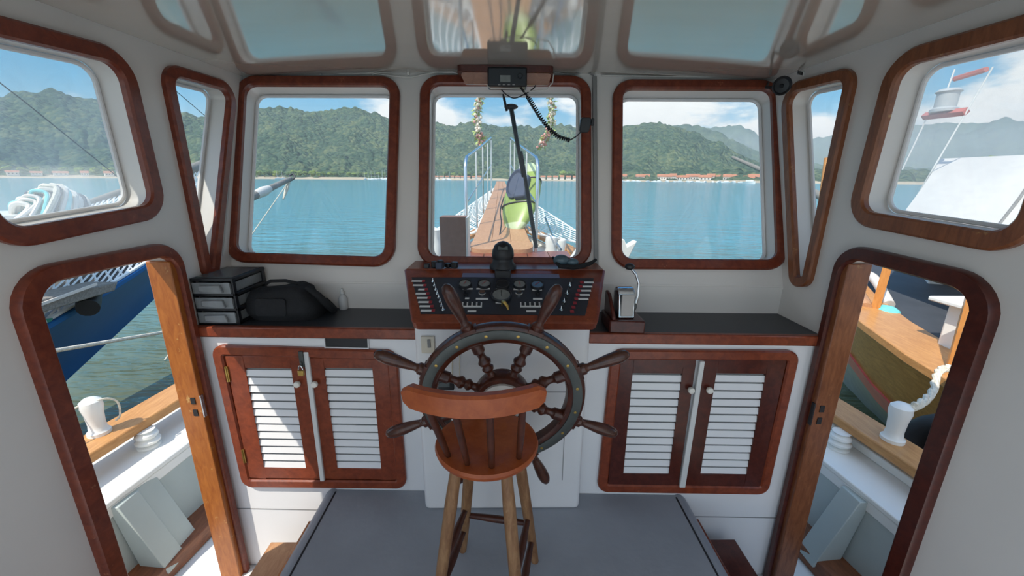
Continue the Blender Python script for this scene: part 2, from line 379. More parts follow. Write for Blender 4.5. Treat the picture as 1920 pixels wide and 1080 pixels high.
# doors: outer edge of trims
def door_corners(side):
    if side < 0:
        a, b = SL(62, 499), SL(312, 452); yn, yf = 1.07, 1.665
    else:
        a, b = SR(1880, 521), SR(1597, 456); yn, yf = 1.03, 1.595
    zt = lambda y: a.z + (b.z - a.z) * (y - a.y) / (b.y - a.y)
    X = side * XW
    return [V((X, yn, zt(yn))), V((X, yf, zt(yf))), V((X, yf, -0.60)), V((X, yn, -0.60))]
WT = 0.08
door_holes = []
for side, lb in ((-1, 'doorway in the port wall framed in worn orange and mahogany wood'), (1, 'doorway in the starboard wall framed in dark brown wood')):
    dc = door_corners(side); inw = V((-side, 0, 0))
    t = thing('door_%d' % (1 if side < 0 else 2), dc[2], lb, 'doorway', None, 'structure')
    dtw = 0.058
    fw_ = 0.030
    inn = [V((dc[0].x, dc[0].y + dtw, dc[0].z - dtw * 0.95)), V((dc[1].x, dc[1].y - fw_, dc[1].z - dtw * 0.95)), V((dc[2].x, dc[2].y - fw_, -0.60)), V((dc[3].x, dc[3].y + dtw, -0.60))]
    po = rpoly(dc, [0.13, 0.11, 0.004, 0.004]); pi_ = rpoly(inn, [0.078, 0.078, 0.004, 0.004])
    prof = [(0.0, 0.0), (0.0, 0.020), (0.10, 0.030), (0.88, 0.030), (1.0, 0.020), (1.0, 0.0)]
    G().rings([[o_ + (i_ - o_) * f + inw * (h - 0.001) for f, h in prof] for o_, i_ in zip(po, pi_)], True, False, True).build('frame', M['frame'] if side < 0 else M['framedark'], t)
    inner = [V((p.x, p.y + e, p.z + 0.004 * (k < 2))) for k, (p, e) in enumerate(zip(inn, (-0.004, 0.004, 0.004, -0.004)))]
    hole = rpoly(inner, [0.075, 0.074, 0.003, 0.003]); door_holes.append(hole)
    # far jamb board and head lining inside the opening
    i0 = inner
    yf = i0[1].y; zt = i0[1].z
    g = G(); g.b2(side * (XW - 0.012), side * (XW + WT + 0.006), yf - 0.030, yf + 0.002, -0.6, zt - 0.03)
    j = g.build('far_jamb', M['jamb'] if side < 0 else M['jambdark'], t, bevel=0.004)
    g = G(); yn = i0[0].y
    g.b2(side * (XW - 0.012), side * (XW + WT + 0.006), yn - 0.002, yn + 0.016, -0.6, i0[0].z - 0.06)
    g.build('near_jamb', M['frame'] if side < 0 else M['framedark'], t, bevel=0.003)
    g = G()
    g.b2(side * (XW - 0.016), side * (XW - 0.010), yf - 0.030, yf - 0.012, 0.45, 0.56)
    g.build('strike_plate', M['steel'] if side < 0 else M['black'], t, bevel=0.001)
    g = G()
    for z in (0.475, 0.535): g.b2(side * (XW + 0.01), side * (XW + 0.03), yf - 0.033, yf - 0.029, z - 0.016, z + 0.016)
    g.build('strike_slot', M['black'], t)

def side_outline(side):
    X = side * XW
    pts = [(-0.3, -0.62), (1.93, -0.62), (1.93, 0.8), (fy(X, 1.0) + 0.0, 1.0), (fy(X, cz(X, 2.2) + 0.03), cz(X, 2.2) + 0.03), (-0.3, cz(X, -0.3) + 0.03)]
    return [V((X, y, z)) for y, z in pts]
wall_mesh(side_outline(-1), hL + [door_holes[0]], (-WT, 0, 0), 'wall_left', M['white'], label='white painted port wall of the wheelhouse')
wall_mesh(side_outline(1), hR + [door_holes[1]], (WT, 0, 0), 'wall_right', M['white'], label='white painted starboard wall of the wheelhouse')
# front wall: raked upper part with windows
xa, xb = -XW - WT, XW + WT
zt0, zt1 = cz(xa, 2.3) + 0.04, cz(0, 2.3) + 0.02
def FP(x, z): return V((x, fy(x, max(z, 1.0001)), z))
outer = [FP(xa, 1.0), FP(xb, 1.0), FP(xb, zt0)] + [FP(x, cz(x, 2.3) + 0.03) for x in (0.9, 0.45, 0, -0.45, -0.9)] + [FP(xa, zt0)]
wall_mesh(outer, holes_f, nf * 0.10, 'wall_front', M['white'], label='raked white front wall holding the three windows')
g = G(); g.prism([V((xa, 1.925 - 0.02 * xa, 0.3)), V((xb, 1.925 - 0.02 * xb, 0.3)), V((xb, 1.925 - 0.02 * xb + 0.1, 0.3)), V((xa, 1.925 - 0.02 * xa + 0.1, 0.3))], (0, 0, 0.705))
tag(g.build('wall_front_lower', M['white']), 'vertical white wall between the counters and the windows', 'wall', kind='structure')
# thin ledge line under the windows
g = G()
g.prism([V((-XW, 1.925 + 0.027 - 0.004, 0.985)), V((XW, 1.925 - 0.027 - 0.004, 0.985)), V((XW, 1.96 - 0.027, 0.985)), V((-XW, 1.96 + 0.027, 0.985))], (0, 0, 0.012))
tag(g.build('trim_1', M['white']), 'slim white moulding along the front wall under the windows', 'moulding', kind='structure')

# floors
g = G(); g.b2(-XW, XW, -0.6, 1.9, -0.62, -0.5)
tag(g.build('floor', M['deck']), 'white painted lower floor beside the raised platform', 'floor', kind='structure')

# helm platform with grey vinyl mat
fyl = lambda x: 1.645 - 0.028 * x       # cabinet face plane
plat = thing('helm_platform', (0, 1.2, -0.5), 'raised helm platform covered by a grey vinyl mat, carrying the stool', 'platform')
g = G(); g.b2(-0.84, 0.84, 0.0, 1.60, -0.5, -0.055); g.build('base', M['waterway'], plat)
g = G()
rings = []
for y in (0.0, 0.5, 1.0, 1.3, 1.5, 1.615):
    pr = []
    yy = y
    for x, z in [(-0.905, -0.10), (-0.905, -0.045), (-0.895, -0.018), (-0.872, 0.003), (-0.855, 0.006), (-0.842, 0.0), (0.842, 0.0), (0.855, 0.006), (0.872, 0.003), (0.895, -0.018), (0.905, -0.045), (0.905, -0.10)]:
        e = (fyl(x) - 0.003) if y > 1.6 else yy
        pr.append(V((x, e, z)))
    pr += [V((0.88, pr[-1].y, -0.10)), V((0.845, pr[-1].y, -0.03)), V((-0.845, pr[0].y, -0.03)), V((-0.88, pr[0].y, -0.10))]
    rings.append(pr)
g.rings(rings, True, True); g.build('vinyl_mat', M['mat'], plat)
for s in (-1, 1):
    G().tube([(s * 0.843, 0.02, 0.001), (s * 0.843, fyl(s * 0.84) - 0.02, 0.001)], 0.004, 6).build('mat_seam', M['black'], plat)

# wooden steps down to the side floor
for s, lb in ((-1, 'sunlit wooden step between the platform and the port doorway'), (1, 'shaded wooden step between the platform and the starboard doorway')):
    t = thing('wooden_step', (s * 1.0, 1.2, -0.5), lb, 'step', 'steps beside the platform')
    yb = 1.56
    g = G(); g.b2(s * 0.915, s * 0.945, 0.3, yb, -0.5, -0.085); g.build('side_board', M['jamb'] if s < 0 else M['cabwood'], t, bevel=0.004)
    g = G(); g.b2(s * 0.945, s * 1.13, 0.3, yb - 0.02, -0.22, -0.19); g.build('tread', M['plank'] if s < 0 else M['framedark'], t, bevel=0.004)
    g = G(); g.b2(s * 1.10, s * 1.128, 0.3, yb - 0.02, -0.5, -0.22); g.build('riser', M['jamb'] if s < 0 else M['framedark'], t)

# ---------------------------------------------------------------- counters and cabinets
for s in (-1, 1):
    if s < 0:
        x0, x1 = -XW + 0.002, -0.385
        lb = 'dark laminate counter on the port side carrying drawers and bag, wood edge'
    else:
        x0, x1 = 0.365, XW - 0.002
        lb = 'dark laminate counter on the starboard side beside the throttle, wood edge'
    zt = 0.866 if s < 0 else 0.858
    t = thing('counter', ((x0 + x1) / 2, 1.8, zt), lb, 'counter')
    yf0, yf1 = fyl(x0) - 0.02, fyl(x1) - 0.02
    by0, by1 = 1.925 - 0.02 * x0 - 0.001, 1.925 - 0.02 * x1 - 0.001
    G().prism([V((x0, yf0 + 0.028, zt - 0.03)), V((x1, yf1 + 0.028, zt - 0.03)), V((x1, by1, zt - 0.03)), V((x0, by0, zt - 0.03))], (0, 0, 0.03)).build('top', M['counter'], t)
    G().prism([V((x0, yf0, zt - 0.046)), V((x1, yf1, zt - 0.046)), V((x1, yf1 + 0.03, zt - 0.046)), V((x0, yf0 + 0.03, zt - 0.046))], (0, 0, 0.049)).build('edge', M['cabwood'], t, bevel=0.006)

def cab_pt(u, v):
    return at(u, v, plane=(V((0.028, 1, 0)), 1.645))
cab_spec = {
 -1: dict(out=[(399, 644), (746, 655), (764, 912), (459, 909)],
      doors=[[(424, 665), (570, 665), (606, 893), (473, 893)], [(578, 666), (727, 672), (748, 895), (612, 894)]],
      louv=[[(464, 688), (549, 688), (578, 873), (497, 873)], [(609, 688), (700, 688), (718, 874), (636, 874)]],
      knobs=[(564, 714), (596, 714)], strip=[(574, 656), (583, 656), (613, 895), (605, 895)],
      label='white bulkhead cabinet with louvred doors and padlock under the port counter'),
 1: dict(out=[(1145, 653), (1497, 655), (1436, 923), (1118, 918)],
      doors=[[(1160, 670), (1303, 670), (1270, 907), (1136, 905)], [(1317, 670), (1474, 672), (1420, 908), (1281, 907)]],
      louv=[[(1184, 697), (1277, 698), (1252, 884), (1166, 883)], [(1340, 698), (1433, 698), (1396, 885), (1310, 884)]],
      knobs=[(1290, 725), (1324, 725)], strip=[(1308, 673), (1317, 673), (1281, 907), (1270, 907)],
      label='white bulkhead cabinet with louvred doors under the starboard counter'),
}
ncab = V((0.028, 1, 0)).normalized()
for s, sp in cab_spec.items():
    x0, x1 = (-XW + 0.003, -0.36) if s < 0 else (0.345, XW - 0.003)
    t = thing('cabinet', ((x0 + x1) / 2, 1.8, -0.5), sp['label'], 'cabinet')
    g = G(); g.prism([V((x0, fyl(x0), -0.497)), V((x1, fyl(x1), -0.497)), V((x1, 1.92, -0.497)), V((x0, 1.92, -0.497))], (0, 0, 1.31)); g.build('carcass', M['cabwhite'], t)
    # board seam low on the face
    g = G(); g.prism([V((x0, fyl(x0) - 0.002, -0.132)), V((x1, fyl(x1) - 0.002, -0.132)), V((x1, fyl(x1) + 0.01, -0.132)), V((x0, fyl(x0) + 0.01, -0.132))], (0, 0, 0.004)); g.build('board_seam', M['trunk'], t)
    oc = [cab_pt(*p) for p in sp['out']]
    fw = 0.047
    G().sweep(rpoly(inset(oc, fw / 2), 0.032), -ncab, fw, 0.024, -0.001).build('frame', M['cabwood'], t)
    for di, (dcs, lcs, kn) in enumerate(zip(sp['doors'], sp['louv'], sp['knobs'])):
        dp = [cab_pt(*p) for p in dcs]; lp = [cab_pt(*p) for p in lcs]
        zt_ = (dp[0].z + dp[1].z) / 2; zb_ = (dp[2].z + dp[3].z) / 2
        xl = (dp[0].x + dp[3].x) / 2; xr = (dp[1].x + dp[2].x) / 2
        lxl = (lp[0].x + lp[3].x) / 2; lxr = (lp[1].x + lp[2].x) / 2; lzt = (lp[0].z + lp[1].z) / 2; lzb = (lp[2].z + lp[3].z) / 2
        g = G()
        def slab(a, b, z0, z1, d=0.016):
            g.prism([V((a, fyl(a) - d, z0)), V((b, fyl(b) - d, z0)), V((b, fyl(b), z0)), V((a, fyl(a), z0))], (0, 0, z1 - z0))
        slab(xl, lxl, zb_, zt_); slab(lxr, xr, zb_, zt_); slab(lxl, lxr, lzt, zt_); slab(lxl, lxr, zb_, lzb)
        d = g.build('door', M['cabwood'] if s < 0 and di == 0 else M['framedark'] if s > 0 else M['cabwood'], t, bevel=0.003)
        g = G(); n = 13
        for k in range(n):
            z = lzb + (lzt - lzb) * (k + 0.5) / n; h = (lzt - lzb) / n
            a, b = lxl - 0.002, lxr + 0.002
            # one tilted slat: top edge further back
            g.prism([V((a, fyl(a) - 0.0135, z - h * 0.50)), V((a, fyl(a) - 0.0100, z - h * 0.50)), V((a, fyl(a) - 0.0035, z + h * 0.22)), V((a, fyl(a) - 0.0080, z + h * 0.22))], V((b - a, fyl(b) - fyl(a), 0)))
        lp_o = g.build('louvre_panel', M['cabwhite'], d)
        g = G(); g.prism([V((lxl, fyl(lxl) - 0.0012, lzb)), V((lxr, fyl(lxr) - 0.0012, lzb)), V((lxr, fyl(lxr) + 0.001, lzb)), V((lxl, fyl(lxl) + 0.001, lzb))], (0, 0, lzt - lzb)); g.build('gap_shade_backing', M['trunk'], lp_o)  # grey sheet gives the gaps between slats their shade by colour
        kp = cab_pt(*kn); ky = fyl(kp.x) - 0.016
        G().lathe([(0.006, 0), (0.006, 0.008), (0.0135, 0.012), (0.0155, 0.019), (0.013, 0.026), (0.004, 0.029)], (kp.x, ky, kp.z), (0, -1, 0), 18).build('knob', M['knob'], d)
        if s < 0 and di == 0:
            for zz in (zt_ - 0.09, zb_ + 0.13):
                g = G(); g.box((xl - 0.001, fyl(xl) - 0.019, zz), (0.012, 0.006, 0.075)); g.cyl((xl - 0.004, fyl(xl) - 0.022, zz - 0.037), (xl - 0.004, fyl(xl) - 0.022, zz + 0.037), 0.004, seg=8)
                g.build('hinge', M['brass'], d)
    st = [cab_pt(*p) for p in sp['strip']]
    g = G(); g.prism([p - ncab * 0.014 for p in st], -ncab * 0.014); g.build('meeting_strip', M['strip'], t, bevel=0.003)
    if s < 0:
        vp = [cab_pt(*p) for p in [(609, 627), (691, 629), (692, 652), (611, 650)]]
        G().sweep(vp, -ncab, 0.005, 0.012, -0.001).build('slot_frame', M['cabwhite'], t)
        G().prism([p - ncab * 0.0015 for p in vp], -ncab * 0.003).build('slot', M['black'], t)
        hp = cab_pt(572, 672)
        g = G(); g.box((hp.x, fyl(hp.x) - 0.03, hp.z + 0.01), (0.020, 0.008, 0.075)); g.box((hp.x, fyl(hp.x) - 0.035, hp.z - 0.01), (0.008, 0.014, 0.020)); g.build('hasp', M['ring'], t, bevel=0.002)
        lp_ = cab_pt(573, 686)
        pk = thing('padlock', (lp_.x, fyl(lp_.x) - 0.045, lp_.z), 'small brass padlock hanging from the hasp of the port cabinet', 'padlock')
        c = V((lp_.x, fyl(lp_.x) - 0.045, lp_.z))
        G().box(c - V((0, 0, 0.012)), (0.026, 0.014, 0.026)).build('body', M['brass'], pk, bevel=0.003)
        G().tube([c + V((0.009 * math.cos(a), 0, 0.003 + 0.020 * math.sin(a))) for a in [PI * k / 10 for k in range(11)]], 0.0028, 8).build('shackle', M['steel'], pk)

# ---------------------------------------------------------------- helm console
con = thing('helm_console', (0, 1.6, 0), 'white helm pedestal topped by a wooden instrument dashboard in the centre', 'console')
poly = rpoly([V((-0.378, 1.533, 0.0)), V((0.352, 1.533, 0.0)), V((0.352, 1.75, 0.0)), V((-0.378, 1.75, 0.0))], [0.022, 0.022, 0.004, 0.004], 5)
g = G(); rr = []
for z, d in ((0.002, 0.010), (0.010, 0.003), (0.022, 0), (0.96, 0)):
    rr.append([V((p.x * (1 - d) , p.y + (d if p.y < 1.6 else 0), z)) for p in poly])
g.rings(rr, True, True); g.build('pedestal', M['cabwhite'], con)
# dashboard: sloping front panel from (y 1.46, z .975) to (y 1.80, z 1.112)
Y0, Z0, Y1, Z1 = 1.455, 0.972, 1.80, 1.110
PD = (V((0, -(Z1 - Z0), (Y1 - Y0))).normalized(), None); nd = PD[0]; kd = nd.dot(V((0, Y0, Z0)))
def D(u, v): return at(u, v, plane=(nd, kd))
yb = 1.99
dl, dr = 0.375, 0.468
bl = [V((-0.365, Y0, Z0)), V((0.360, Y0, Z0)), V((0.462, Y1, Z1)), V((-0.470, Y1, Z1))]
g = G()
up = bl; dn = [V((-0.360, Y0 + 0.012, Z0 - 0.036)), V((0.355, Y0 + 0.012, Z0 - 0.036)), V((0.455, Y1, Z1 - 0.10)), V((-0.462, Y1, Z1 - 0.10))]
g.rings([rpoly(dn, [0.03, 0.03, 0.01, 0.01], 5), rpoly([p - V((0, 0, 0.006)) for p in up], [0.03, 0.03, 0.01, 0.01], 5), [p + V((0, 0, 0.0)) for p in rpoly(inset(up, 0.006), [0.028, 0.028, 0.01, 0.01], 5)]], True, True)
g.b2(-0.455, 0.45, Y1 - 0.012, yb - 0.02, Z1 - 0.10, Z1 - 0.002)
db = g.build('dashboard', M['cabwood'], con)
pnl = [D(772, 521), D(1113, 523), D(1097, 592), D(789, 589)]
G().prism(pnl, nd * 0.004).build('instrument_panel', M['panel'], con)
# raised blue-grey strip along the top of the panel
G().prism([D(868, 514), D(1048, 516), D(1049, 523), D(866, 521)], nd * 0.006).build('blue_strip', mat('lavender_strip', (0.14, 0.15, 0.24), 0.4), con)
ex = V((1, 0, 0)); ey = nd.cross(ex).normalized()
if ey.y < 0: ey = -ey
def dbox(g, u, v, w, h, t, lift=0.004): 
    p = D(u, v); R = Matrix((ex, ey, nd)).transposed()
    g.box(p + nd * (lift + t / 2), (w, h, t), R); return g
gz = [(872, 536, 0.030, 'dial'), (908, 536, 0.030, 'dial'), (942, 537, 0.032, 'black'), (974, 537, 0.030, 'dial'), (1007, 538, 0.030, 'dialblue'), (940, 557, 0.045, 'dial')]
for u, v, r, m_ in gz:
    p = D(u, v) + nd * 0.004
    q = G().lathe([(r, 0), (r, 0.010), (r * 0.93, 0.014), (r * 0.82, 0.012), (r * 0.80, 0.008)], p, nd, 24).build('gauge', M['black'], con)
    G().lathe([(r * 0.82, 0.0), (r * 0.82, 0.0095)], p, nd, 24).build('gauge_face', M[m_], q)
    if m_ != 'black':
        G().box(p + nd * 0.0105 + ey * r * 0.2, (0.0025, r * 0.9, 0.001), Matrix((ex, ey, nd)).transposed() @ Matrix.Rotation(random.uniform(-0.9, 0.9), 3, 'Z')).build('needle', M['red'] if r < 0.04 else M['black'], q)
lab = [(877, 543, 20), (906, 543, 27), (940, 543.5, 22), (973, 544, 22), (1007, 545, 19), (876, 561, 8), (904, 562, 24), (939, 569, 20), (1008, 562, 18), (996, 585, 18), (885, 585, 16)]
for k, (u, v, w) in enumerate(lab): dbox(G(), u, v, w * 0.00215, 0.010, 0.001).build('label_strip', M['label'], con)
for k in range(8):
    u = 782 + k * 2.6; v = 528.5 + k * 7.9
    dbox(G(), u + (4 if k == 2 else 0), v, (0.046 if k not in (2,) else 0.03), 0.011, 0.001).build('label_strip', M['label'], con)
    dbox(G(), u + 12.5, v + 0.3, 0.013, 0.013, 0.004).build('warning_light', M['red'], con)
    p = D(812 + k * 2.7, 530 + k * 7.6) + nd * 0.004
    G().lathe([(0.008, 0), (0.008, 0.004), (0.004, 0.006), (0.003, 0.016), (0.0045, 0.02)], p, nd + ey * 0.5, 10).build('toggle_switch', M['chrome'], con)
for k in range(8):
    v = 531 + k * 7.8; u = 1104 - k * 2.6
    if k < 5: dbox(G(), u, v, 0.042, 0.011, 0.001).build('label_strip', M['label'], con)
    dbox(G(), u - 13.5, v + 0.2, 0.015, 0.014, 0.004).build('warning_light', M['red'], con)
    p = D(1071 - k * 2.7, 530 + k * 7.6) + nd * 0.004
    G().lathe([(0.008, 0), (0.008, 0.004), (0.004, 0.006), (0.003, 0.016), (0.0045, 0.02)], p, nd + ey * 0.5, 10).build('toggle_switch', M['chrome'] if k % 2 else M['black'], con)
for cu, n_, w in ((881, 5, 46), (998, 5, 46)):
    h = dbox(G(), cu, 574, w * 0.00215, 0.026, 0.006).build('switch_bank', M['label'], con)
    for k in range(n_): dbox(G(), cu + (k - (n_ - 1) / 2) * w / (n_ + 0.25), 574, 0.0125, 0.017, 0.006, 0.008).build('rocker', M['black'], h)
for u in (904, 973):
    p = D(u, 552) + nd * 0.004
    G().lathe([(0.016, 0), (0.016, 0.004), (0.012, 0.006), (0.012, 0.012)], p, nd, 16).build('ignition_switch', M['chrome'], con)
for u, v in ((873, 554), (1008, 553)):
    p = D(u, v) + nd * 0.004
    G().lathe([(0.010, 0), (0.010, 0.006), (0.006, 0.008), (0.006, 0.022), (0.008, 0.026)], p, nd, 14).build('push_button', M['black'], con)
p = D(941, 574) + nd * 0.004
ks = thing('ignition_key', p, 'yellow brass key and tag in the switch below the big round gauge', 'key')
G().box(p + nd * 0.012, (0.005, 0.003, 0.024), Matrix((ex, ey, nd)).transposed()).build('blade', M['brass'], ks)
G().tube([p + nd * 0.02 + ex * 0.003, p + nd * 0.024 + ex * 0.010 - ey * 0.010, p + nd * 0.015 + ex * 0.022 - ey * 0.022, p + nd * 0.006 + ex * 0.026 - ey * 0.035], [0.006, 0.008, 0.006, 0.003], 8).build('tag', M['brass'], ks)
# small fittings on the pedestal face
def ped(u, v): return at(u, v, Y=1.533)
p = ped(803, 645); so = G().box(p + V((0, -0.006, 0)), (0.055, 0.012, 0.075)).build('socket_plate', M['cream'], con, bevel=0.003)
G().box(p + V((0.006, -0.014, 0.008)), (0.012, 0.005, 0.035)).build('socket_switch', M['trunk'], so)
p = ped(833, 720); so = G().box(p + V((0, -0.007, 0)), (0.085, 0.014, 0.045)).build('display', M['black'], con, bevel=0.003)
G().box(p + V((-0.002, -0.0148, 0.004)), (0.055, 0.002, 0.02)).build('screen', M['screen'], so)
pv = [ped(845, 652), ped(1050, 655)]
G().sweep([ped(848, 655), ped(862, 655), ped(862, 720), ped(848, 720)], (0, -1, 0), 0.004, 0.006).build('cable_clip', M['cream'], con)
g = G(); a, b = ped(1000, 735), ped(1062, 736); g.box(((a.x + b.x) / 2, 1.5325, a.z), (b.x - a.x, 0.002, 0.004))
a, b = ped(1060, 736), ped(1056, 900); g.box(((a.x + b.x) / 2, 1.5325, (a.z + b.z) / 2), (0.003, 0.002, a.z - b.z)); g.build('hatch_seam', M['trunk'], con)

# compass on the dash
cp = at(943, 512, Y=1.80); cb = V((cp.x, 1.80, Z1))
ct = thing('compass', cb, 'black domed steering compass standing on top of the dashboard', 'compass')
G().lathe([(0.062, 0), (0.062, 0.012), (0.048, 0.03), (0.046, 0.05)], cb, (0, 0, 1), 24).build('base', M['black'], ct)
G().lathe([(0.048, 0.046), (0.051, 0.062), (0.048, 0.085), (0.038, 0.108), (0.020, 0.122), (0.001, 0.127)], cb, (0, 0, 1), 24).build('dome', M['black'], ct)
G().box(cb + V((0, -0.036, 0.098)), (0.045, 0.012, 0.018), (math.radians(-42), 0, 0)).build('window', M['screen'], ct, bevel=0.002)
G().b2(cb.x - 0.036, cb.x + 0.036, 1.72, 1.80, 1.06, 1.116).build('mount', M['black'], ct, bevel=0.006)

# dark rag / cap with cable on the right dash top, small gadgets left
p = at(1052, 497, Y=1.83)
ht = thing('pair_of_goggles', V((p.x, 1.83, Z1)), 'grey-blue goggles lying on the right of the dashboard with a dark strap', 'goggles')
g = G(); g.ball((p.x, 1.83, Z1 + 0.032), 0.034, (1.15, 0.8, 0.8), 14); g.ball((p.x + 0.052, 1.82, Z1 + 0.024), 0.026, (1.1, 0.8, 0.8), 14); g.build('lens', mat('smoky_blue_lens', (0.07, 0.12, 0.15), 0.2), ht)
G().tube([(p.x - 0.04, 1.84, Z1 + 0.045), (p.x - 0.01, 1.80, Z1 + 0.01), (p.x + 0.05, 1.785, Z1 + 0.008), (p.x + 0.10, 1.80, Z1 + 0.014), (p.x + 0.145, 1.84, Z1 + 0.018), (p.x + 0.17, 1.86, Z1 + 0.030)], [0.006, 0.010, 0.012, 0.011, 0.009, 0.007], 8).build('strap', M['blackcloth'], ht)
p = at(825, 507, Y=1.80)
t = thing('wiring_block', V((p.x, 1.80, Z1)), 'small blue and dark connector block on the left end of the dashboard', 'connector')
g = G()
for k in range(5): g.box((p.x - 0.06 + k * 0.032, 1.80 + 0.012 * (k % 2), Z1 + 0.010 + 0.004 * (k % 3)), (0.024, 0.028, 0.02 + 0.008 * (k % 3)), (0, 0, 0.3 * k))
g.build('body', M['black'], t, bevel=0.003)
G().box((p.x + 0.0, 1.785, Z1 + 0.014), (0.03, 0.03, 0.028)).build('blue_plug', M['navy'], t, bevel=0.003)

# ---------------------------------------------------------------- ship's wheel
WC = V((-0.012, 1.30, 0.742)); TILT = math.radians(8.6)
wa = V((0, math.cos(TILT), -math.sin(TILT)))  # axle, pointing to the bow and slightly up... top leans aft
wa = V((0, -math.cos(TILT), -math.sin(TILT))) # towards the helmsman
wu = V((0, -math.sin(TILT), math.cos(TILT))); wr = V((1, 0, 0))
sw = thing('steering_wheel', WC, 'large dark wooden ship steering wheel with eight turned spokes', 'steering wheel')
g = G(); N = 72
def ringprof(g, prof):
    g.rings([[WC + (wr * math.cos(a) + wu * math.sin(a)) * r + wa * h for r, h in prof] for a in [2 * PI * k / N for k in range(N)]], True, False, True)
ringprof(g, [(0.236, -0.020), (0.234, 0.0), (0.238, 0.018), (0.250, 0.023), (0.292, 0.023), (0.301, 0.016), (0.305, 0.0), (0.301, -0.018), (0.27, -0.024)])
g.build('rim', M['wheel'], sw)
g = G(); ringprof(g, [(0.256, 0.022), (0.257, 0.027), (0.262, 0.0285), (0.284, 0.0285), (0.290, 0.027), (0.291, 0.022)])
rg = g.build('metal_ring', M['ring'], sw)
for k in range(16):
    a = 2 * PI * (k + 0.5) / 16
    G().lathe([(0.0055, 0), (0.0055, 0.0015), (0.002, 0.002)], WC + (wr * math.cos(a) + wu * math.sin(a)) * 0.273 + wa * 0.0285, wa, 10).build('screw', M['brass'], rg)
G().lathe([(0.098, -0.032), (0.102, -0.02), (0.102, 0.020), (0.094, 0.032), (0.05, 0.036)], WC, wa, 32).build('hub', M['wheel'], sw)
hp_ = G().lathe([(0.080, 0.030), (0.080, 0.044), (0.073, 0.048), (0.03, 0.048)], WC, wa, 28).build('hub_plate', M['plate'], sw)
for k in range(6):
    a = 2 * PI * k / 6 + 0.3
    G().lathe([(0.006, 0.048), (0.006, 0.051), (0.002, 0.052)], WC + (wr * math.cos(a) + wu * math.sin(a)) * 0.060, wa, 8).build('bolt', M['steel'], hp_)
G().lathe([(0.018, 0.035), (0.016, 0.048), (0.008, 0.052)], WC, wa, 18).build('axle_nut', M['brass'], sw)
G().cyl(WC - wa * 0.03, V((WC.x, 1.535, WC.z - 0.08)), 0.016, 0.016, 16).build('axle', M['wheel'], sw)
spoke_prof = [(0.020, 0.085), (0.020, 0.100), (0.014, 0.106), (0.013, 0.118), (0.020, 0.126), (0.022, 0.134), (0.016, 0.142), (0.014, 0.146), (0.022, 0.154), (0.024, 0.163), (0.018, 0.172), (0.014, 0.180), (0.014, 0.196), (0.018, 0.204), (0.022, 0.208), (0.022, 0.245)]
hand_prof = [(0.020, 0.298), (0.022, 0.304), (0.022, 0.318), (0.016, 0.324), (0.0135, 0.332), (0.0155, 0.345), (0.0195, 0.375), (0.0225, 0.405), (0.0235, 0.432), (0.0215, 0.456), (0.015, 0.474), (0.005, 0.481)]
for k in range(8):
    a = math.radians(22.5 + 45 * k); d = wr * math.cos(a) + wu * math.sin(a)
    sp_ = G().lathe(spoke_prof, WC, d, 16).build('spoke', M['wheel'], sw)
    q = Matrix((d, wa, d.cross(wa))).transposed()
    G().box(WC + d * 0.272 , (0.066, 0.044, 0.058), q).build('rim_block', M['wheel'], sp_, bevel=0.003)
    hd = G().lathe(hand_prof, WC, d, 18).build('handle', M['handle'], sp_)
    if k in (1, 2): hd.data.materials[0] = M['wheel']

# ---------------------------------------------------------------- bar stool
SX, SY, SZ = -0.060, 1.122, 0.69
stl = thing('bar_stool', (SX, SY, 0), 'round wooden bar stool with curved backrest standing before the steering wheel', 'stool')
G().lathe([(0.10, -0.036), (0.150, -0.034), (0.164, -0.024), (0.168, -0.012), (0.164, -0.002), (0.150, 0.0), (0.08, -0.004), (0.001, -0.006)], (SX, SY, SZ), (0, 0, 1), 48).build('seat', M['stool'], stl)
feet = [V((-0.177, 1.322, 0)), V((0.123, 1.271, 0)), V((0.056, 0.965, 0)), V((-0.246, 1.018, 0))]
legs = []
cen = V((SX + 0.005, SY + 0.01, 0))
for f in feet:
    topp = cen + (f - cen) * 0.50 + V((0, 0, SZ - 0.03)); legs.append((topp, f))
    G().tube([topp + (f - topp) * q for q in (0, 0.25, 0.6, 0.9, 1.0)], [0.017, 0.021, 0.020, 0.017, 0.015], 14).build('leg', M['leg'], stl)
def onleg(i, z):
    a, b = legs[i]; return a + (b - a) * ((a.z - z) / a.z)
for i, j, z in ((0, 1, 0.215), (3, 2, 0.205), (0, 3, 0.13), (1, 2, 0.125), (0, 3, 0.255), (1, 2, 0.25)):
    a, b = onleg(i, z), onleg(j, z); G().tube([a + (b - a) * q for q in (0, 0.5, 1)], [0.010, 0.0145, 0.010], 10).build('rung', M['spindle'], stl)
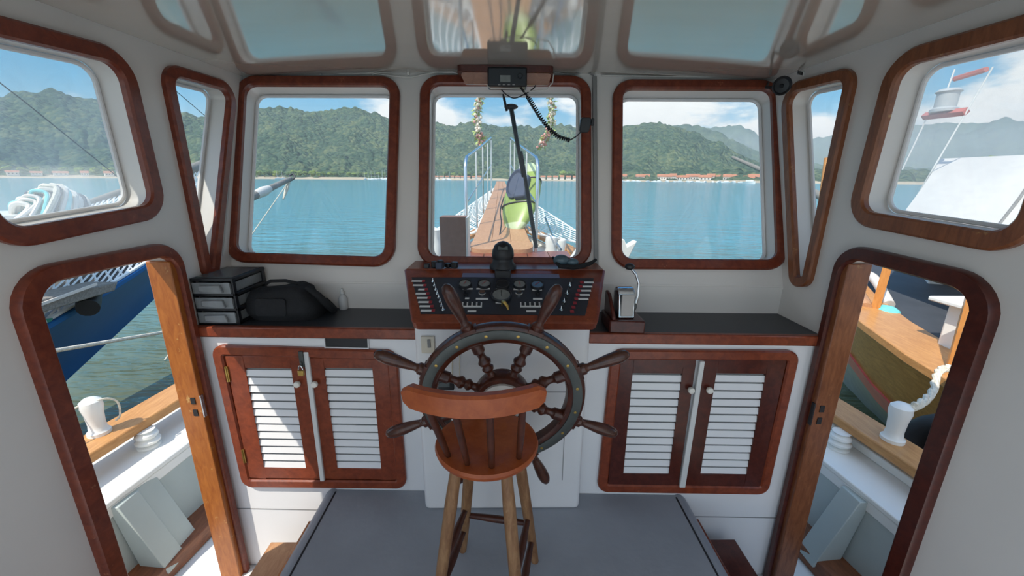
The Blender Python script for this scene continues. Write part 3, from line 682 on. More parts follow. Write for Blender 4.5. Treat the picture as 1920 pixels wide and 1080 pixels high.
# backrest rail
def rail_p(x): return V((x, 0.885 + 0.055 * ((x + 0.083) / 0.175) ** 2, 0))
g = G(); rr = []
xs = [-0.262 + 0.36 * k / 20 for k in range(21)]
for k, x in enumerate(xs):
    p = rail_p(x); e = 1.0 if 0 < k < 20 else 0.6
    tn = (rail_p(x + 0.01) - rail_p(x - 0.01)).normalized(); sd = V((-tn.y, tn.x, 0))
    hh = 0.032 * e
    pr = [(-0.014, -hh), (0.012, -hh), (0.019, -hh + 0.008), (0.012, hh - 0.006), (0.006, hh), (-0.012, hh), (-0.019, hh - 0.008)]
    rr.append([p + sd * a - V((0, 0, -0.962)) + V((0, 0, b)) for a, b in pr])
g.rings(rr, True, True); g.build('backrest_rail', M['stool'], stl)
for (bx, by), tx in zip(((-0.173, 1.046), (-0.112, 1.010), (-0.040, 0.996), (0.042, 1.036)), (-0.205, -0.130, -0.040, 0.046)):
    a = V((bx, by, SZ - 0.012)); b = rail_p(tx) + V((0, 0, 0.95))
    G().tube([a + (b - a) * q for q in (0, 0.15, 0.5, 0.85, 1)], [0.0085, 0.0095, 0.011, 0.010, 0.009], 10).build('spindle', M['spindle'], stl)

# ---------------------------------------------------------------- throttle
bt = V((0.530, 1.70, 0.858))
th = thing('throttle_control', bt, 'chrome throttle lever on a dark wooden block on the starboard counter', 'throttle')
g = G(); g.prism([bt + V((-0.075, -0.075, 0)), bt + V((0.078, -0.085, 0)), bt + V((0.078, 0.09, 0)), bt + V((-0.075, 0.09, 0))], (0, 0, 0.058)); g.build('wooden_base', M['framedark'], th, bevel=0.006)
g = G(); g.prism([bt + V((-0.065, -0.07, 0.058)), bt + V((-0.065, 0.08, 0.058)), bt + V((-0.065, 0.08, 0.155)), bt + V((-0.065, 0.03, 0.150)), bt + V((-0.065, -0.06, 0.08))], (0.016, 0, 0)); g.build('side_cheek', M['framedark'], th, bevel=0.004)
ch = rpoly([bt + V((-0.036, -0.055, 0.058)), bt + V((-0.036, 0.05, 0.058)), bt + V((-0.036, 0.045, 0.190)), bt + V((-0.036, -0.030, 0.190))], [0.008, 0.008, 0.035, 0.035], 6)
G().prism(ch, (0.074, 0, 0)).build('housing', M['chrome'], th, bevel=0.005)
G().b2(bt.x - 0.025, bt.x + 0.030, bt.y - 0.056, bt.y - 0.046, bt.z + 0.07, bt.z + 0.17).build('reflection_plate', M['plate'], th, bevel=0.003)  # pale plate stands in for the beige reflection in the chrome
lv = [bt + V((0.052, 0.0, 0.10)), bt + V((0.062, 0.0, 0.15)), bt + V((0.064, 0.01, 0.205)), bt + V((0.052, 0.02, 0.243)), bt + V((0.030, 0.03, 0.268))]
le = G().tube(lv, [0.008, 0.007, 0.0065, 0.006, 0.006], 10).build('lever', M['steel'], th)
G().ball(bt + V((0.024, 0.032, 0.276)), 0.019, (1.2, 1, 0.8), 14).build('lever_knob', M['black'], le)
G().lathe([(0.02, 0), (0.02, 0.014), (0.012, 0.02)], bt + V((0.038, 0, 0.10)), (1, 0, 0), 16).build('pivot', M['ring'], th)

# ---------------------------------------------------------------- things on the port counter
zt = 0.866
x0, x1, y0, y1 = -1.380, -1.196, 1.700, 1.940
dw = thing('drawer_unit', ((x0 + x1) / 2, (y0 + y1) / 2, zt), 'black plastic tower of three small clear drawers in the port corner', 'drawer unit')
g = G(); H3 = 0.068
for k in range(4): g.b2(x0, x1, y0, y1, zt + 0.002 + k * H3 - (0.0 if k == 0 else 0.006), zt + 0.010 + k * H3)
for x in (x0, x1 - 0.010): 
    g.b2(x, x + 0.010, y0, y0 + 0.02, zt, zt + 3 * H3); g.b2(x, x + 0.010, y1 - 0.02, y1, zt, zt + 3 * H3)
g.b2(x0, x1, y1 - 0.006, y1, zt, zt + 3 * H3)
g.build('frame', M['black'], dw, bevel=0.002)
G().b2(x0 + 0.012, x1 - 0.012, y0 + 0.02, y1 - 0.02, zt + 3 * H3 + 0.010, zt + 3 * H3 + 0.0125).build('lid', M['screen'], dw)
for k in range(3):
    g = G(); za, zb = zt + 0.011 + k * H3, zt + (k + 1) * H3 - 0.008
    xa_, xb_ = x0 + 0.011, x1 - 0.011
    g.b2(xa_, xb_, y0 - 0.008, y0 - 0.004, za, zb); g.b2(xa_, xa_ + 0.003, y0 - 0.004, y1 - 0.01, za, zb - 0.006); g.b2(xb_ - 0.003, xb_, y0 - 0.004, y1 - 0.01, za, zb - 0.006); g.b2(xa_, xb_, y0 - 0.004, y1 - 0.01, za, za + 0.003); g.b2(xa_, xb_, y1 - 0.013, y1 - 0.01, za, zb - 0.006)
    d = g.build('drawer', M['clear'], dw)
    g = G(); xm = (xa_ + xb_) / 2
    g.prism([V((xm - 0.045, y0 - 0.008, za + 0.012)), V((xm + 0.055, y0 - 0.008, za + 0.006)), V((xm + 0.045, y0 - 0.008, zb - 0.008)), V((xm - 0.045, y0 - 0.008, zb - 0.010))], (0, -0.016, 0)); g.build('pull', M['clear'], d, bevel=0.004)
# black bag
bgx = thing('black_bag', (-1.03, 1.82, zt), 'soft black fabric bag slumped on the counter against the drawer tower', 'bag')
g = G(); rr = []
for q in range(13):
    t_ = q / 12; z = t_ * 0.145
    sx = 0.160 * (1 - 0.22 * t_ ** 2) * (0.93 + 0.12 * math.sin(PI * t_)) if q < 12 else 0.10
    sy = 0.098 * (1 - 0.35 * t_ ** 2) * (0.92 + 0.14 * math.sin(PI * t_)) if q < 12 else 0.045
    ring = []
    for k in range(28):
        a = 2 * PI * k / 28; ca, sa = math.cos(a), math.sin(a)
        p_ = 0.45
        dx = math.copysign(abs(ca) ** p_, ca) * sx; dy = math.copysign(abs(sa) ** p_, sa) * sy
        nz = noise.noise(V((dx * 14, dy * 14, z * 14))) * 0.010
        ring.append(V((-1.035 + dx + nz - 0.02 * t_, 1.835 + dy + nz - 0.01 * t_, zt + 0.001 + z + 0.012 * t_ * math.sin(dx * 25) + (0 if q == 0 else nz * 0.6))))
    rr.append(ring)
g.rings(rr, True, True); g.build('body', M['blackcloth'], bgx, angle=60)
g = G(); g.prism(rpoly([V((-1.14, 1.742, zt + 0.03)), V((-1.0, 1.738, zt + 0.03)), V((-1.0, 1.748, zt + 0.11)), V((-1.14, 1.75, zt + 0.11))], 0.015, 4), (0, -0.012, 0)); g.build('front_pocket', M['blackcloth'], bgx)
G().tube([(-0.93, 1.80, zt + 0.15), (-0.88, 1.80, zt + 0.11), (-0.855, 1.82, zt + 0.06), (-0.845, 1.86, zt + 0.02), (-0.87, 1.90, zt + 0.02), (-0.90, 1.90, zt + 0.06)], [0.012, 0.016, 0.018, 0.020, 0.018, 0.014], 10).build('strap', M['blackcloth'], bgx)
G().tube([(-1.13, 1.83, zt + 0.158), (-1.09, 1.80, zt + 0.178), (-1.02, 1.80, zt + 0.180), (-0.97, 1.82, zt + 0.160)], 0.008, 8).build('carry_handle', M['blackcloth'], bgx)
bo = thing('sanitizer_bottle', (-0.862, 1.930, zt), 'small clear bottle with white cap on the counter right of the bag', 'bottle')
G().lathe([(0.020, 0), (0.022, 0.004), (0.022, 0.055), (0.016, 0.068), (0.008, 0.075), (0.008, 0.082)], (-0.822, 1.930, zt), (0, 0, 1), 18).build('body', M['bottle'], bo)
G().lathe([(0.010, 0.080), (0.010, 0.092), (0.005, 0.096), (0.005, 0.108)], (-0.822, 1.930, zt), (0, 0, 1), 14).build('cap', M['label'], bo)

# ---------------------------------------------------------------- radio and wiring overhead
rb = V((-0.003, 2.19, 2.0))
yr = 2.20
t = thing('wooden_bracket', (0, yr, 2.03), 'varnished wooden mounting board fixed to the ceiling above the centre window', 'mounting board')
pa, pb = at(858, 110, Y=yr), at(1037, 112, Y=yr)
g = G(); zc_ = cz(0, yr) - 0.002
g.prism(rpoly([V((pa.x, yr - 0.05, zc_)), V((pb.x, yr - 0.05, zc_)), V((pb.x, yr + 0.07, zc_)), V((pa.x, yr + 0.07, zc_))], [0.025, 0.025, 0.005, 0.005], 4), (0, 0, -0.030)); g.build('top_board', M['framedark'], t)
g = G(); g.prism(rpoly([V((pa.x + 0.012, yr - 0.03, zc_ - 0.03)), V((pb.x - 0.008, yr - 0.03, zc_ - 0.03)), V((pb.x - 0.02, yr - 0.008, zc_ - 0.078)), V((pa.x + 0.035, yr - 0.008, zc_ - 0.078))], 0.012, 4), (0, 0.02, 0)); g.build('face_board', M['bracket'], t)
ra, rbb = at(914, 125, Y=yr - 0.06), at(988, 163, Y=yr - 0.06)
rd = thing('marine_radio', ((ra.x + rbb.x) / 2, yr, rbb.z), 'black marine radio with small screen hung under the ceiling board', 'radio')
g = G(); g.b2(ra.x, rbb.x, yr - 0.065, yr + 0.03, rbb.z, ra.z); g.build('case', M['black'], rd, bevel=0.008)
sa, sb = at(938, 141, Y=yr - 0.067), at(957, 154, Y=yr - 0.067)
G().b2(sa.x, sb.x, yr - 0.068, yr - 0.064, sb.z, sa.z).build('screen', M['dial'], rd)
for k in range(4):
    p = at(936 + k * 9, 158.5, Y=yr - 0.066); G().box(p, (0.012, 0.005, 0.005)).build('button', M['trunk'], rd)
p = at(975, 143, Y=yr - 0.066); G().lathe([(0.012, 0), (0.012, 0.010), (0.009, 0.013)], p, (0, -1, 0), 16).build('dial_knob', M['black'], rd)
G().tube([at(914, 160, Y=yr - 0.05), at(920, 166, Y=yr - 0.06), at(975, 167, Y=yr - 0.06), at(985, 172, Y=yr - 0.05), at(1025, 168, Y=yr - 0.04), at(1036, 155, Y=yr - 0.03), at(1038, 140, Y=yr - 0.02)], 0.003, 6).build('cradle_wire', M['cable'], rd)
# coiled microphone cord and handset
cp_ = [at(976, 164, Y=2.12), at(990, 182, Y=2.10), at(1004, 205, Y=2.09), at(1022, 232, Y=2.08), at(1045, 255, Y=2.08), at(1068, 263, Y=2.08)]
def interp(P, n):
    out = []
    m = len(P)
    for i in range(n + 1):
        t_ = i / n * (m - 1); k = min(int(t_), m - 2); f = t_ - k
        p0, p1, p2, p3 = P[max(k - 1, 0)], P[k], P[k + 1], P[min(k + 2, m - 1)]
        out.append(0.5 * ((2 * p1) + (p2 - p0) * f + (2 * p0 - 5 * p1 + 4 * p2 - p3) * f * f + (3 * p1 - p0 - 3 * p2 + p3) * f ** 3))
    return out
mic = thing('radio_handset', at(1096, 236, Y=2.06), 'black radio microphone on a coiled cord hooked beside the centre window', 'microphone')
base_path = interp([V(p) for p in cp_], 400); hel = []
for i, p in enumerate(base_path):
    f = i / 400; a = i * 0.55
    r = 0.003 if f < 0.2 else 0.0085
    tgt = (base_path[min(i + 1, 400)] - base_path[max(i - 1, 0)]).normalized(); e1 = tgt.orthogonal().normalized(); e2 = tgt.cross(e1)
    hel.append(p + (e1 * math.cos(a) + e2 * math.sin(a)) * r)
G().tube(hel, 0.0035, 5).build('coiled_cord', M['black'], mic)
G().tube(interp([V(base_path[-1]), at(1080, 256, Y=2.07), at(1090, 246, Y=2.06)], 10), 0.003, 6).build('lead', M['black'], mic)
mc_ = at(1098, 234, Y=2.055)
g = G(); g.prism(rpoly([mc_ + V((-0.03, 0, -0.036)), mc_ + V((0.018, 0, -0.036)), mc_ + V((0.030, 0, 0.034)), mc_ + V((-0.022, 0, 0.034))], 0.014, 4), (0, 0.028, 0.004)); g.build('body', M['black'], mic, bevel=0.004)
G().b2(mc_.x + 0.028, mc_.x + 0.042, mc_.y + 0.002, mc_.y + 0.022, mc_.z - 0.002, mc_.z + 0.03).build('talk_button', M['black'], mic, bevel=0.003)

def on_front(u, v, off=0.0): return F(u, v) - nf * off
# grey cable trunking right of the centre window
a, b = on_front(1114, 146, 0.001), on_front(1117, 498, 0.001)
g = G(); w = V((0.011, 0, 0)); g.prism([a - w, a + w, b + w, b - w], -nf * 0.016)
tag(g.build('cable_trunking', M['trunk'], bevel=0.003), 'vertical grey cable trunking between centre and starboard front windows', 'cable trunking')
# loose wires along the top of the front wall
def wire(pts, name, label, m_='cable', r=0.0035):
    return tag(G().tube(interp([V(p) for p in pts], 50), r, 6).build(name, M[m_]), label, 'cable', 'cables along the front wall')
wire([on_front(456, 141, .006), on_front(500, 138, .008), on_front(560, 140, .006), on_front(600, 137, .008), on_front(650, 140, .007), on_front(700, 139, .007), on_front(760, 136, .006), on_front(858, 139, .008)], 'white_cable', 'straight white cable clipped along the top of the front wall, port side')
wire([on_front(690, 138, .010), on_front(725, 143, .010), on_front(770, 147, .012), on_front(800, 141, .010), on_front(835, 136, .01), on_front(862, 142, .014)], 'white_cable', 'sagging white cable drooping beside the ceiling board, port side')
wire([on_front(1040, 139, .012), on_front(1075, 142, .012), on_front(1095, 137, .012), on_front(1112, 146, .018)], 'dark_cable', 'dark cable running from the ceiling board to the grey trunking', 'trunk')
wire([on_front(1128, 143, .006), on_front(1200, 144, .006), on_front(1300, 146, .007), on_front(1400, 147, .006), on_front(1450, 150, .006)], 'white_cable', 'thin white cable along the top of the front wall, starboard side')
g = G()
lc = lambda u, v, o=0.006: at(u, v, plane=(V((1, 0, 0)), -XW + o))
wire([lc(441, 190), lc(438, 240), lc(432, 330), lc(425, 410), lc(418, 480)], 'white_cable', 'white cable running down the port corner between two window frames', r=0.003)
for u in (602, 700, 766):
    p = on_front(u, 138, 0.004); tag(G().box(p, (0.012, 0.014, 0.022)).build('cable_clip', M['cable'], bevel=0.002), 'white cable clip at the top of the front wall', 'cable clip', 'cable clips on the front wall')
# black round horn speaker in the starboard corner
p = at(1465, 161, Y=2.04)
hs = thing('horn_speaker', p, 'round black speaker in the starboard front corner under the ceiling', 'speaker')
ax = V((-0.25, -1, -0.15)).normalized()
G().lathe([(0.012, -0.05), (0.02, -0.03), (0.038, -0.006), (0.042, 0.010), (0.038, 0.014), (0.030, 0.006), (0.010, 0.004), (0.002, 0.012)], p, ax, 24).build('bell', M['black'], hs)
G().tube([p - ax * 0.05, p - ax * 0.045 + V((-0.05, 0.01, -0.004)), on_front(1440, 156, 0.004)], 0.006, 8).build('mount_arm', M['black'], hs)
# small notice plate in the starboard corner
a = [SR(u, v) for u, v in ((1496, 131), (1509, 134), (1508, 143), (1495, 141))]
npz = thing('notice_plate', a[0], 'tiny white notice sticker with dark lines high in the starboard corner', 'sticker')
G().prism([p + V((-0.001, 0, 0)) for p in a], (-0.003, 0, 0)).build('plate', M['label'], npz)
g = G()
for f in (0.25, 0.5, 0.75):
    p0 = a[0] + (a[3] - a[0]) * f; p1 = a[1] + (a[2] - a[1]) * f
    g.tube([p0 + (p1 - p0) * 0.12 + V((-0.004, 0, 0)), p0 + (p1 - p0) * 0.88 + V((-0.004, 0, 0))], 0.0022, 4)
g.build('lines', M['black'], npz)
# windscreen wiper outside the centre pane
w0, w1 = F(958, 178) + nf * 0.125, F(1008, 456) + nf * 0.125
wp = thing('windscreen_wiper', w0, 'long black windscreen wiper hanging over the centre window glass', 'wiper')
wd = (w1 - w0)
G().tube([w0, w0 + wd * 0.5], [0.013, 0.010], 8).build('arm', M['black'], wp)
G().tube([w0 + wd * 0.32 + V((0.012, 0, 0)), w0 + wd * 0.66 + V((0.006, 0, 0)), w1], [0.009, 0.012, 0.011], 8).build('blade', M['black'], wp)
G().ball(w0 + V((0, -0.0, 0.005)), 0.026, (1.5, 0.8, 0.6), 12).build('motor_cap', M['black'], wp)
q0 = F(943, 172) + nf * 0.02; q1 = F(950, 197) + nf * 0.06
tag(G().tube([q0, q0 + (q1 - q0) * 0.3, q1], [0.004, 0.007, 0.007], 8).build('radio_aerial_stub', M['black']), 'short black aerial stub hanging below the marine radio', 'aerial')
tag(G().tube(interp([at(940, 168, Y=2.17), at(950, 178, Y=2.19), at(965, 184, Y=2.2), at(985, 176, Y=2.18), at(1000, 166, Y=2.16), at(1004, 160, Y=2.16)], 24), 0.003, 6).build('radio_lead', M['black']), 'thin black looping lead under the marine radio', 'cable')

# ================================================================ OWN BOAT OUTSIDE
ZW = -1.30                                     # water level
def hb(y): return 2.34 * (1 - max(0, (y + 2) / 9.05) ** 3.2) if y > -2 else 2.34   # outer half beam at the rail
def hs(y, s): return hb(y) + (0.09 * max(0, min(1, (7.0 - y) / 3.5)) if s < 0 else 0)
def zr(y): return 0.145 + 0.020 * max(0, y - 1.0) ** 2                  # top of the rail
YB = 7.0
ys = [-1.5, 0, 0.8, 1.4, 2.0, 2.6, 3.2, 3.8, 4.4, 4.9, 5.3, 5.7, 6.0, 6.3, 6.55, 6.75, 6.9, 7.0]
def strip(g, s, f0, f1, z0, z1, ya=-1.5):
    """long bar along the bulwark: from half-beam hb-f0 to hb-f1, between two heights above the rail"""
    rr = []
    for y in ys:
        if y < ya: continue
        o = max(0.02, hs(y, s) - f0); i = max(0.005, hs(y, s) - f1)
        rr.append([V((s * o, y, zr(y) + z0)), V((s * i, y, zr(y) + z0)), V((s * i, y, zr(y) + z1)), V((s * o, y, zr(y) + z1))])
    return g.rings(rr, True, True)
for s, side in ((-1, 'port'), (1, 'starboard')):
    g = strip(G(), s, 0.0, 0.20, -0.055, 0.0)
    tag(g.build('gunwale_rail', M['rail'], bevel=0.008), 'orange varnished gunwale rail along the %s side of this boat' % side, 'rail')
    g = strip(G(), s, 0.02, 0.40, -0.19, -0.16)
    strip(g, s, 0.36, 0.395, -0.25, -0.19)
    if s > 0: strip(g, s, 0.10, 0.13, -0.16, -0.11)
    tag(g.build('covering_board', M['boatwhite'], bevel=0.006), 'white covering board below the %s gunwale rail' % side, 'covering board', kind='structure')
    g = G(); rr = []
    for y in ys:
        i = max(0.01, hs(y, s) - 0.38)
        rr.append([V((s * i, y, zr(y) - 0.19)), V((s * max(0.01, i - 0.06), y, -0.47)), V((s * (i + 0.05), y, -0.47)), V((s * (i + 0.03), y, zr(y) - 0.19))])
    g.rings(rr, True, True)
    bw = tag(g.build('bulwark', M['bulwark']), 'pale green-grey inner bulwark along the %s side deck' % side, 'bulwark', kind='structure')
    # sloping frames on the bulwark
    for y in ((0.85, 1.60, 2.4) if s < 0 else (0.85, 1.61, 2.45)):
        i = hs(y, s) - 0.40; g = G()
        for d0, d1, t0 in (((0.0, 0.115, 0.03), (0.115, 0.23, 0.018)) if s < 0 else ((0.0, 0.115, 0.035),)):
            g.rings([[V((s * (i + 0.02), y + d0, zr(y) - 0.195)), V((s * (i + 0.02), y + d1, zr(y) - 0.195)), V((s * (i - t0), y + d1, zr(y) - 0.195)), V((s * (i - t0), y + d0, zr(y) - 0.195))],
                     [V((s * (i - 0.06), y + d0, -0.46)), V((s * (i - 0.06), y + d1, -0.46)), V((s * (i - 0.15 - t0 * 1.2), y + d1, -0.46)), V((s * (i - 0.15 - t0 * 1.2), y + d0, -0.46))]])
        tag(g.build('bulwark_frame', M['bulwark'], bevel=0.004), 'pale grey-green frame bracing the inside of the bulwark', 'frame', 'frames along the bulwarks', 'structure')
    g = G(); rr = []
    for y in ys:
        i = max(0.02, hs(y, s) - 0.42)
        rr.append([V((s * i, y, -0.5)), V((s * max(0.01, i - 0.16), y, -0.5)), V((s * max(0.01, i - 0.15), y, -0.42)), V((s * i, y, -0.40))])
    g.rings(rr, True, True)
    tag(g.build('waterway_board', M['waterway'], bevel=0.006), 'brown waterway board along the edge of the %s side deck' % side, 'waterway', kind='structure')
g = G(); rr = []
for y in ys: w = max(0.02, hb(y) - 0.30); rr.append([V((-w, y, -0.52)), V((w, y, -0.52)), V((w, y, -0.505)), V((-w, y, -0.505))])
g.rings(rr, True, True)
g.b2(-2.2, 2.2, -4.5, -1.5, -0.52, -0.505)
tag(g.build('deck', M['deck']), 'white painted deck of this boat', 'deck', kind='structure')
g = G(); rr = []
for y in ys:
    o = max(0.02, hb(y) - 0.03); k = max(0.01, o * 0.75)
    rr.append([V((-o, y, zr(y) - 0.25)), V((-k, min(y, 6.4), ZW - 0.2)), V((k, min(y, 6.4), ZW - 0.2)), V((o, y, zr(y) - 0.25)), V((o - 0.01, y, zr(y) - 0.25)), V((max(0.005, k - .02), min(y, 6.38), ZW - 0.15)), V((-max(0.005, k - .02), min(y, 6.38), ZW - 0.15)), V((-o + 0.01, y, zr(y) - 0.25))])
g.rings(rr, True, True)
tag(g.build('hull', M['hull']), 'white hull of this boat below the gunwale', 'hull', kind='structure')

# turned balusters between covering board and rail, mooring bollards on the rail
def baluster(x, y, label):
    z0 = zr(y) - 0.16
    o = G().lathe([(0.055, 0), (0.055, 0.012), (0.04, 0.018), (0.058, 0.032), (0.06, 0.045), (0.042, 0.058), (0.055, 0.072), (0.052, 0.085), (0.035, 0.096), (0.045, 0.108)], (x, y, z0), (0, 0, 1), 20).build('baluster', M['boatwhite'])
    return tag(o, label, 'baluster', 'white turned balusters under the gunwale rails')
baluster(-(hs(2.02, -1) - 0.20), 2.0, 'white turned baluster under the port rail, seen through the port doorway')
baluster((hb(2.0) - 0.22), 1.97, 'white turned baluster under the starboard rail, seen through the starboard doorway')
def bollard(x, y, z, label, sc=1.0, lean=(0, 0, 1)):
    o = G().lathe([(0.050 * sc, 0), (0.050 * sc, 0.018 * sc), (0.040 * sc, 0.028 * sc), (0.036 * sc, 0.06 * sc), (0.040 * sc, 0.12 * sc), (0.048 * sc, 0.165 * sc), (0.045 * sc, 0.195 * sc), (0.026 * sc, 0.212 * sc), (0.002, 0.218 * sc)], (x, y, z), lean, 22).build('bollard', M['boatwhite'])
    return tag(o, label, 'bollard', 'white bollards on the gunwale rails')
bollard(-2.20, 1.90, zr(1.90), 'white bollard with rope on the port rail, casting a shadow forward')
bollard(-2.17, 2.56, zr(2.56), 'white bollard on the port rail half hidden by the door jamb', 1.15)
bollard((hb(1.86) - 0.09), 1.83, zr(1.83), 'white bollard tied with thick rope on the starboard rail', 1.05)
b0 = V((-2.20, 1.90, zr(1.90)))
tag(G().tube(interp([b0 + V((-0.06, -0.30, 0.06)), b0 + V((-0.05, -0.08, 0.17)), b0 + V((0.045, 0.01, 0.20)), b0 + V((0.075, 0.06, 0.16)), b0 + V((0.062, 0.07, 0.07)), b0 + V((0.05, 0.05, 0.045))], 30), 0.005, 8).build('rope_loop', M['rope']), 'thin white rope looped over the port bollard', 'rope')
# mooring line across the port doorway view
pA, pB = at(60, 665, X=-2.9), at(330, 619, X=-2.9)
dAB = pB - pA
tag(G().tube([pA - dAB * 1.2, pA, pB, pB + dAB * 1.5], 0.014, 8).build('mooring_line', M['rope']), 'taut grey-white mooring line stretched between the two boats, port side', 'rope')
# starboard thick rope to the neighbouring boat and black tyre fender
b1 = V(((hb(1.86) - 0.09), 1.83, zr(1.83)))
rp = interp([b1 + V((0.02, 0.0, 0.19)), b1 + V((0.09, 0.0, 0.22)), at(1748, 735, X=2.48), at(1758, 700, X=2.62), at(1775, 690, X=2.70), at(1800, 700, X=2.78), at(1830, 740, X=2.85)], 60)
ro = thing('thick_rope', b1, 'thick twisted white rope from the starboard bollard to the brown boat', 'rope')
for ph in range(3):
    pts = []
    for i, p in enumerate(rp):
        a = i * 0.55 + ph * 2 * PI / 3
        pts.append(p + V((math.cos(a), 0.3 * math.sin(a), math.sin(a))) * 0.013)
    G().tube(pts, 0.0125, 7).build('strand', M['rope'], ro)
ft = V((2.56, 1.92, -0.05))
g = G(); rr = []
for k in range(28):
    a = 2 * PI * k / 28; d = V((0.25 * math.sin(a), math.cos(a), 0.968 * math.sin(a))).normalized()
    rr.append([ft + d * (0.20 + 0.07 * math.cos(b)) + V((0.97, 0, -0.25)) * 0.07 * math.sin(b) for b in [2 * PI * q / 10 for q in range(10)]])
g.rings(rr, True, False, True)
tag(g.build('tyre_fender', M['tyre'], bevel=0), 'black tyre fender hanging outside the starboard rail behind the bollard', 'tyre')

# ---- foredeck
trunk = thing('foredeck_hatch', (0, 3.4, 0.5), 'low varnished red-brown deckhouse top on the foredeck below the centre window', 'hatch')
G().b2(-0.62, 0.62, 2.75, 4.15, -0.5, 0.735).build('coaming', M['boatwhite'], trunk, bevel=0.01)
g = G()
for k in range(6):
    x0 = -0.66 + k * 0.22; g.b2(x0, x0 + 0.214, 2.70, 4.2, 0.735, 0.765)
g.build('planked_top', M['cabwood'], trunk, bevel=0.004)
bx = thing('brown_box', (-0.42, 3.0, 0.765), 'tall brown box standing on the foredeck left of the bowsprit walkway', 'box')
p0, p1 = at(825, 407, Y=3.0), at(869, 407, Y=3.0)
G().b2(p0.x - 0.006, p1.x + 0.014, 3.0, 3.16, 0.765, p0.z).build('body', M['box'], bx, bevel=0.004)
G().b2(p1.x + 0.014, p1.x + 0.030, 3.0, 3.17, 0.765, p0.z - 0.004).build('side_trim', M['boatwhite'], bx, bevel=0.003)
# bowsprit platform with railing
def wz(y): return 0.80 + 0.112 * (y - 4.0)          # top of the walkway
def wc(y): return -0.045 - 0.015 * (y - 4.0)        # centre
def ww(y): return max(0.10, 0.335 - 0.042 * (y - 4.0))
wk = thing('bowsprit_walkway', (0, 4.1, 0.8), 'wooden planked bowsprit walkway running out ahead over the bow', 'bowsprit')
segs = [(4.05, 4.36), (4.37, 5.4), (5.41, 6.6), (6.61, 7.9), (7.91, 9.8)]
for k, (a, b) in enumerate(segs):
    g = G()
    if k == 0:
        out = rpoly([V((wc(a) - ww(a), b, wz(b))), V((wc(a) - ww(a), a, wz(a))), V((wc(a) + ww(a), a, wz(a))), V((wc(a) + ww(a), b, wz(b)))], [0.001, 0.18, 0.18, 0.001], 8)
        g.prism(out, (0, 0, -0.055))
    else:
        for i_ in range(3):
            f0, f1 = -1 + i_ * 0.667 + 0.006, -1 + (i_ + 1) * 0.667 - 0.006
            g.prism([V((wc(a) + ww(a) * f0, a, wz(a))), V((wc(a) + ww(a) * f1, a, wz(a))), V((wc(b) + ww(b) * f1, b, wz(b))), V((wc(b) + ww(b) * f0, b, wz(b)))], (0, 0, -0.05))
    g.build('plank', M['plank'], wk, bevel=0.003)
G().prism([V((wc(4.3) - 0.09, 4.3, wz(4.3) - 0.05)), V((wc(4.3) + 0.09, 4.3, wz(4.3) - 0.05)), V((wc(9.9) + 0.06, 9.9, wz(9.9) - 0.05)), V((wc(9.9) - 0.06, 9.9, wz(9.9) - 0.05))], (0, 0, -0.16)).build('spar', M['plank'], wk, bevel=0.02)
G().b2(-0.10, 0.03, 4.1, 4.3, 0.3, 0.75).build('bitt_post', M['rail'], wk, bevel=0.006)
for s, lb in ((-1, 'stainless steel handrail along the port edge of the bowsprit walkway'), (1, 'stainless steel handrail along the starboard edge of the bowsprit walkway')):
    rl = thing('steel_handrail', (s * 0.3, 4.2, 0.85), lb, 'handrail')
    def rp_(y, h): return V((wc(y) + s * (ww(y) + 0.03), y, wz(y) + h))
    y0, y1 = 4.12, 8.2; 
    path = [rp_(y0, -0.05), rp_(y0, 0.80), rp_(y0 + 0.05, 0.86), rp_(y0 + 0.15, 0.89), rp_(6, 0.93), rp_(y1 - 0.1, 1.0), rp_(y1, 0.96), rp_(y1, -0.05)]
    G().tube(path, 0.017, 10).build('top_rail', M['steel'], rl)
    for y in (5.2, 6.2, 7.2): G().tube([rp_(y, -0.05), rp_(y, 0.93)], 0.012, 8).build('post', M['steel'], rl)
    G().tube([rp_(y0, 0.45), rp_(y1, 0.50)], 0.010, 8).build('mid_rail', M['steel'], rl)

# kayak lying on its edge on the walkway
ky = thing('green_kayak', (0.16, 5.5, 0.95), 'lime green kayak lying on its side on the bowsprit walkway', 'kayak')
kA = at(962, 438, Y=4.95); kB = at(992, 305, Y=5.75)
kd_ = (kB - kA).normalized(); kn = V((-0.45, -0.80, 0.30)); kn = (kn - kd_ * kn.dot(kd_)).normalized(); ks_ = kd_.cross(kn)
L = (kB - kA).length
def kring(t, grow=1.0, n=24):
    w = (math.sin(PI * min(1, max(0, t)) ) ** 0.55); c = kA + kd_ * L * t + (-kn) * 0.05 * math.cos(PI * t) ** 2 * 0 
    hw = 0.24 * w * grow + 0.012; hd = 0.145 * w * grow + 0.010
    out = []
    for k in range(n):
        a = 2 * PI * k / n; x, y = math.cos(a), math.sin(a)
        y2 = y * (1.0 if y < 0 else 0.55)
        out.append(c + ks_ * hw * math.copysign(abs(x) ** 0.8, x) + kn * hd * y2)
    return out
G().rings([kring(k / 24) for k in range(25)]).build('hull', M['kayak'], ky, angle=60)
G().rings([kring(k / 60, 1.02) for k in range(0, 8)]).build('pale_tip', M['kayakpale'], ky, angle=60)
G().rings([kring(0.80 + k / 40, 1.02) for k in range(0, 8)]).build('pale_bow', M['kayakpale'], ky, angle=60)
cc = kA + kd_ * L * 0.62 + kn * 0.085 - ks_ * 0.07 * (1 if ks_.x > 0 else -1)
G().rings([[cc + kd_ * (0.24 * f) * math.cos(a) + ks_ * (0.12 * f) * math.sin(a) + kn * h for a in [2 * PI * k / 20 for k in range(20)]] for f, h in ((1.0, -0.03), (1.05, 0.03), (0.9, 0.045), (0.78, 0.02))]).build('cockpit_seat', M['navy'], ky)
c2 = kA + kd_ * L * 0.52 + kn * 0.10
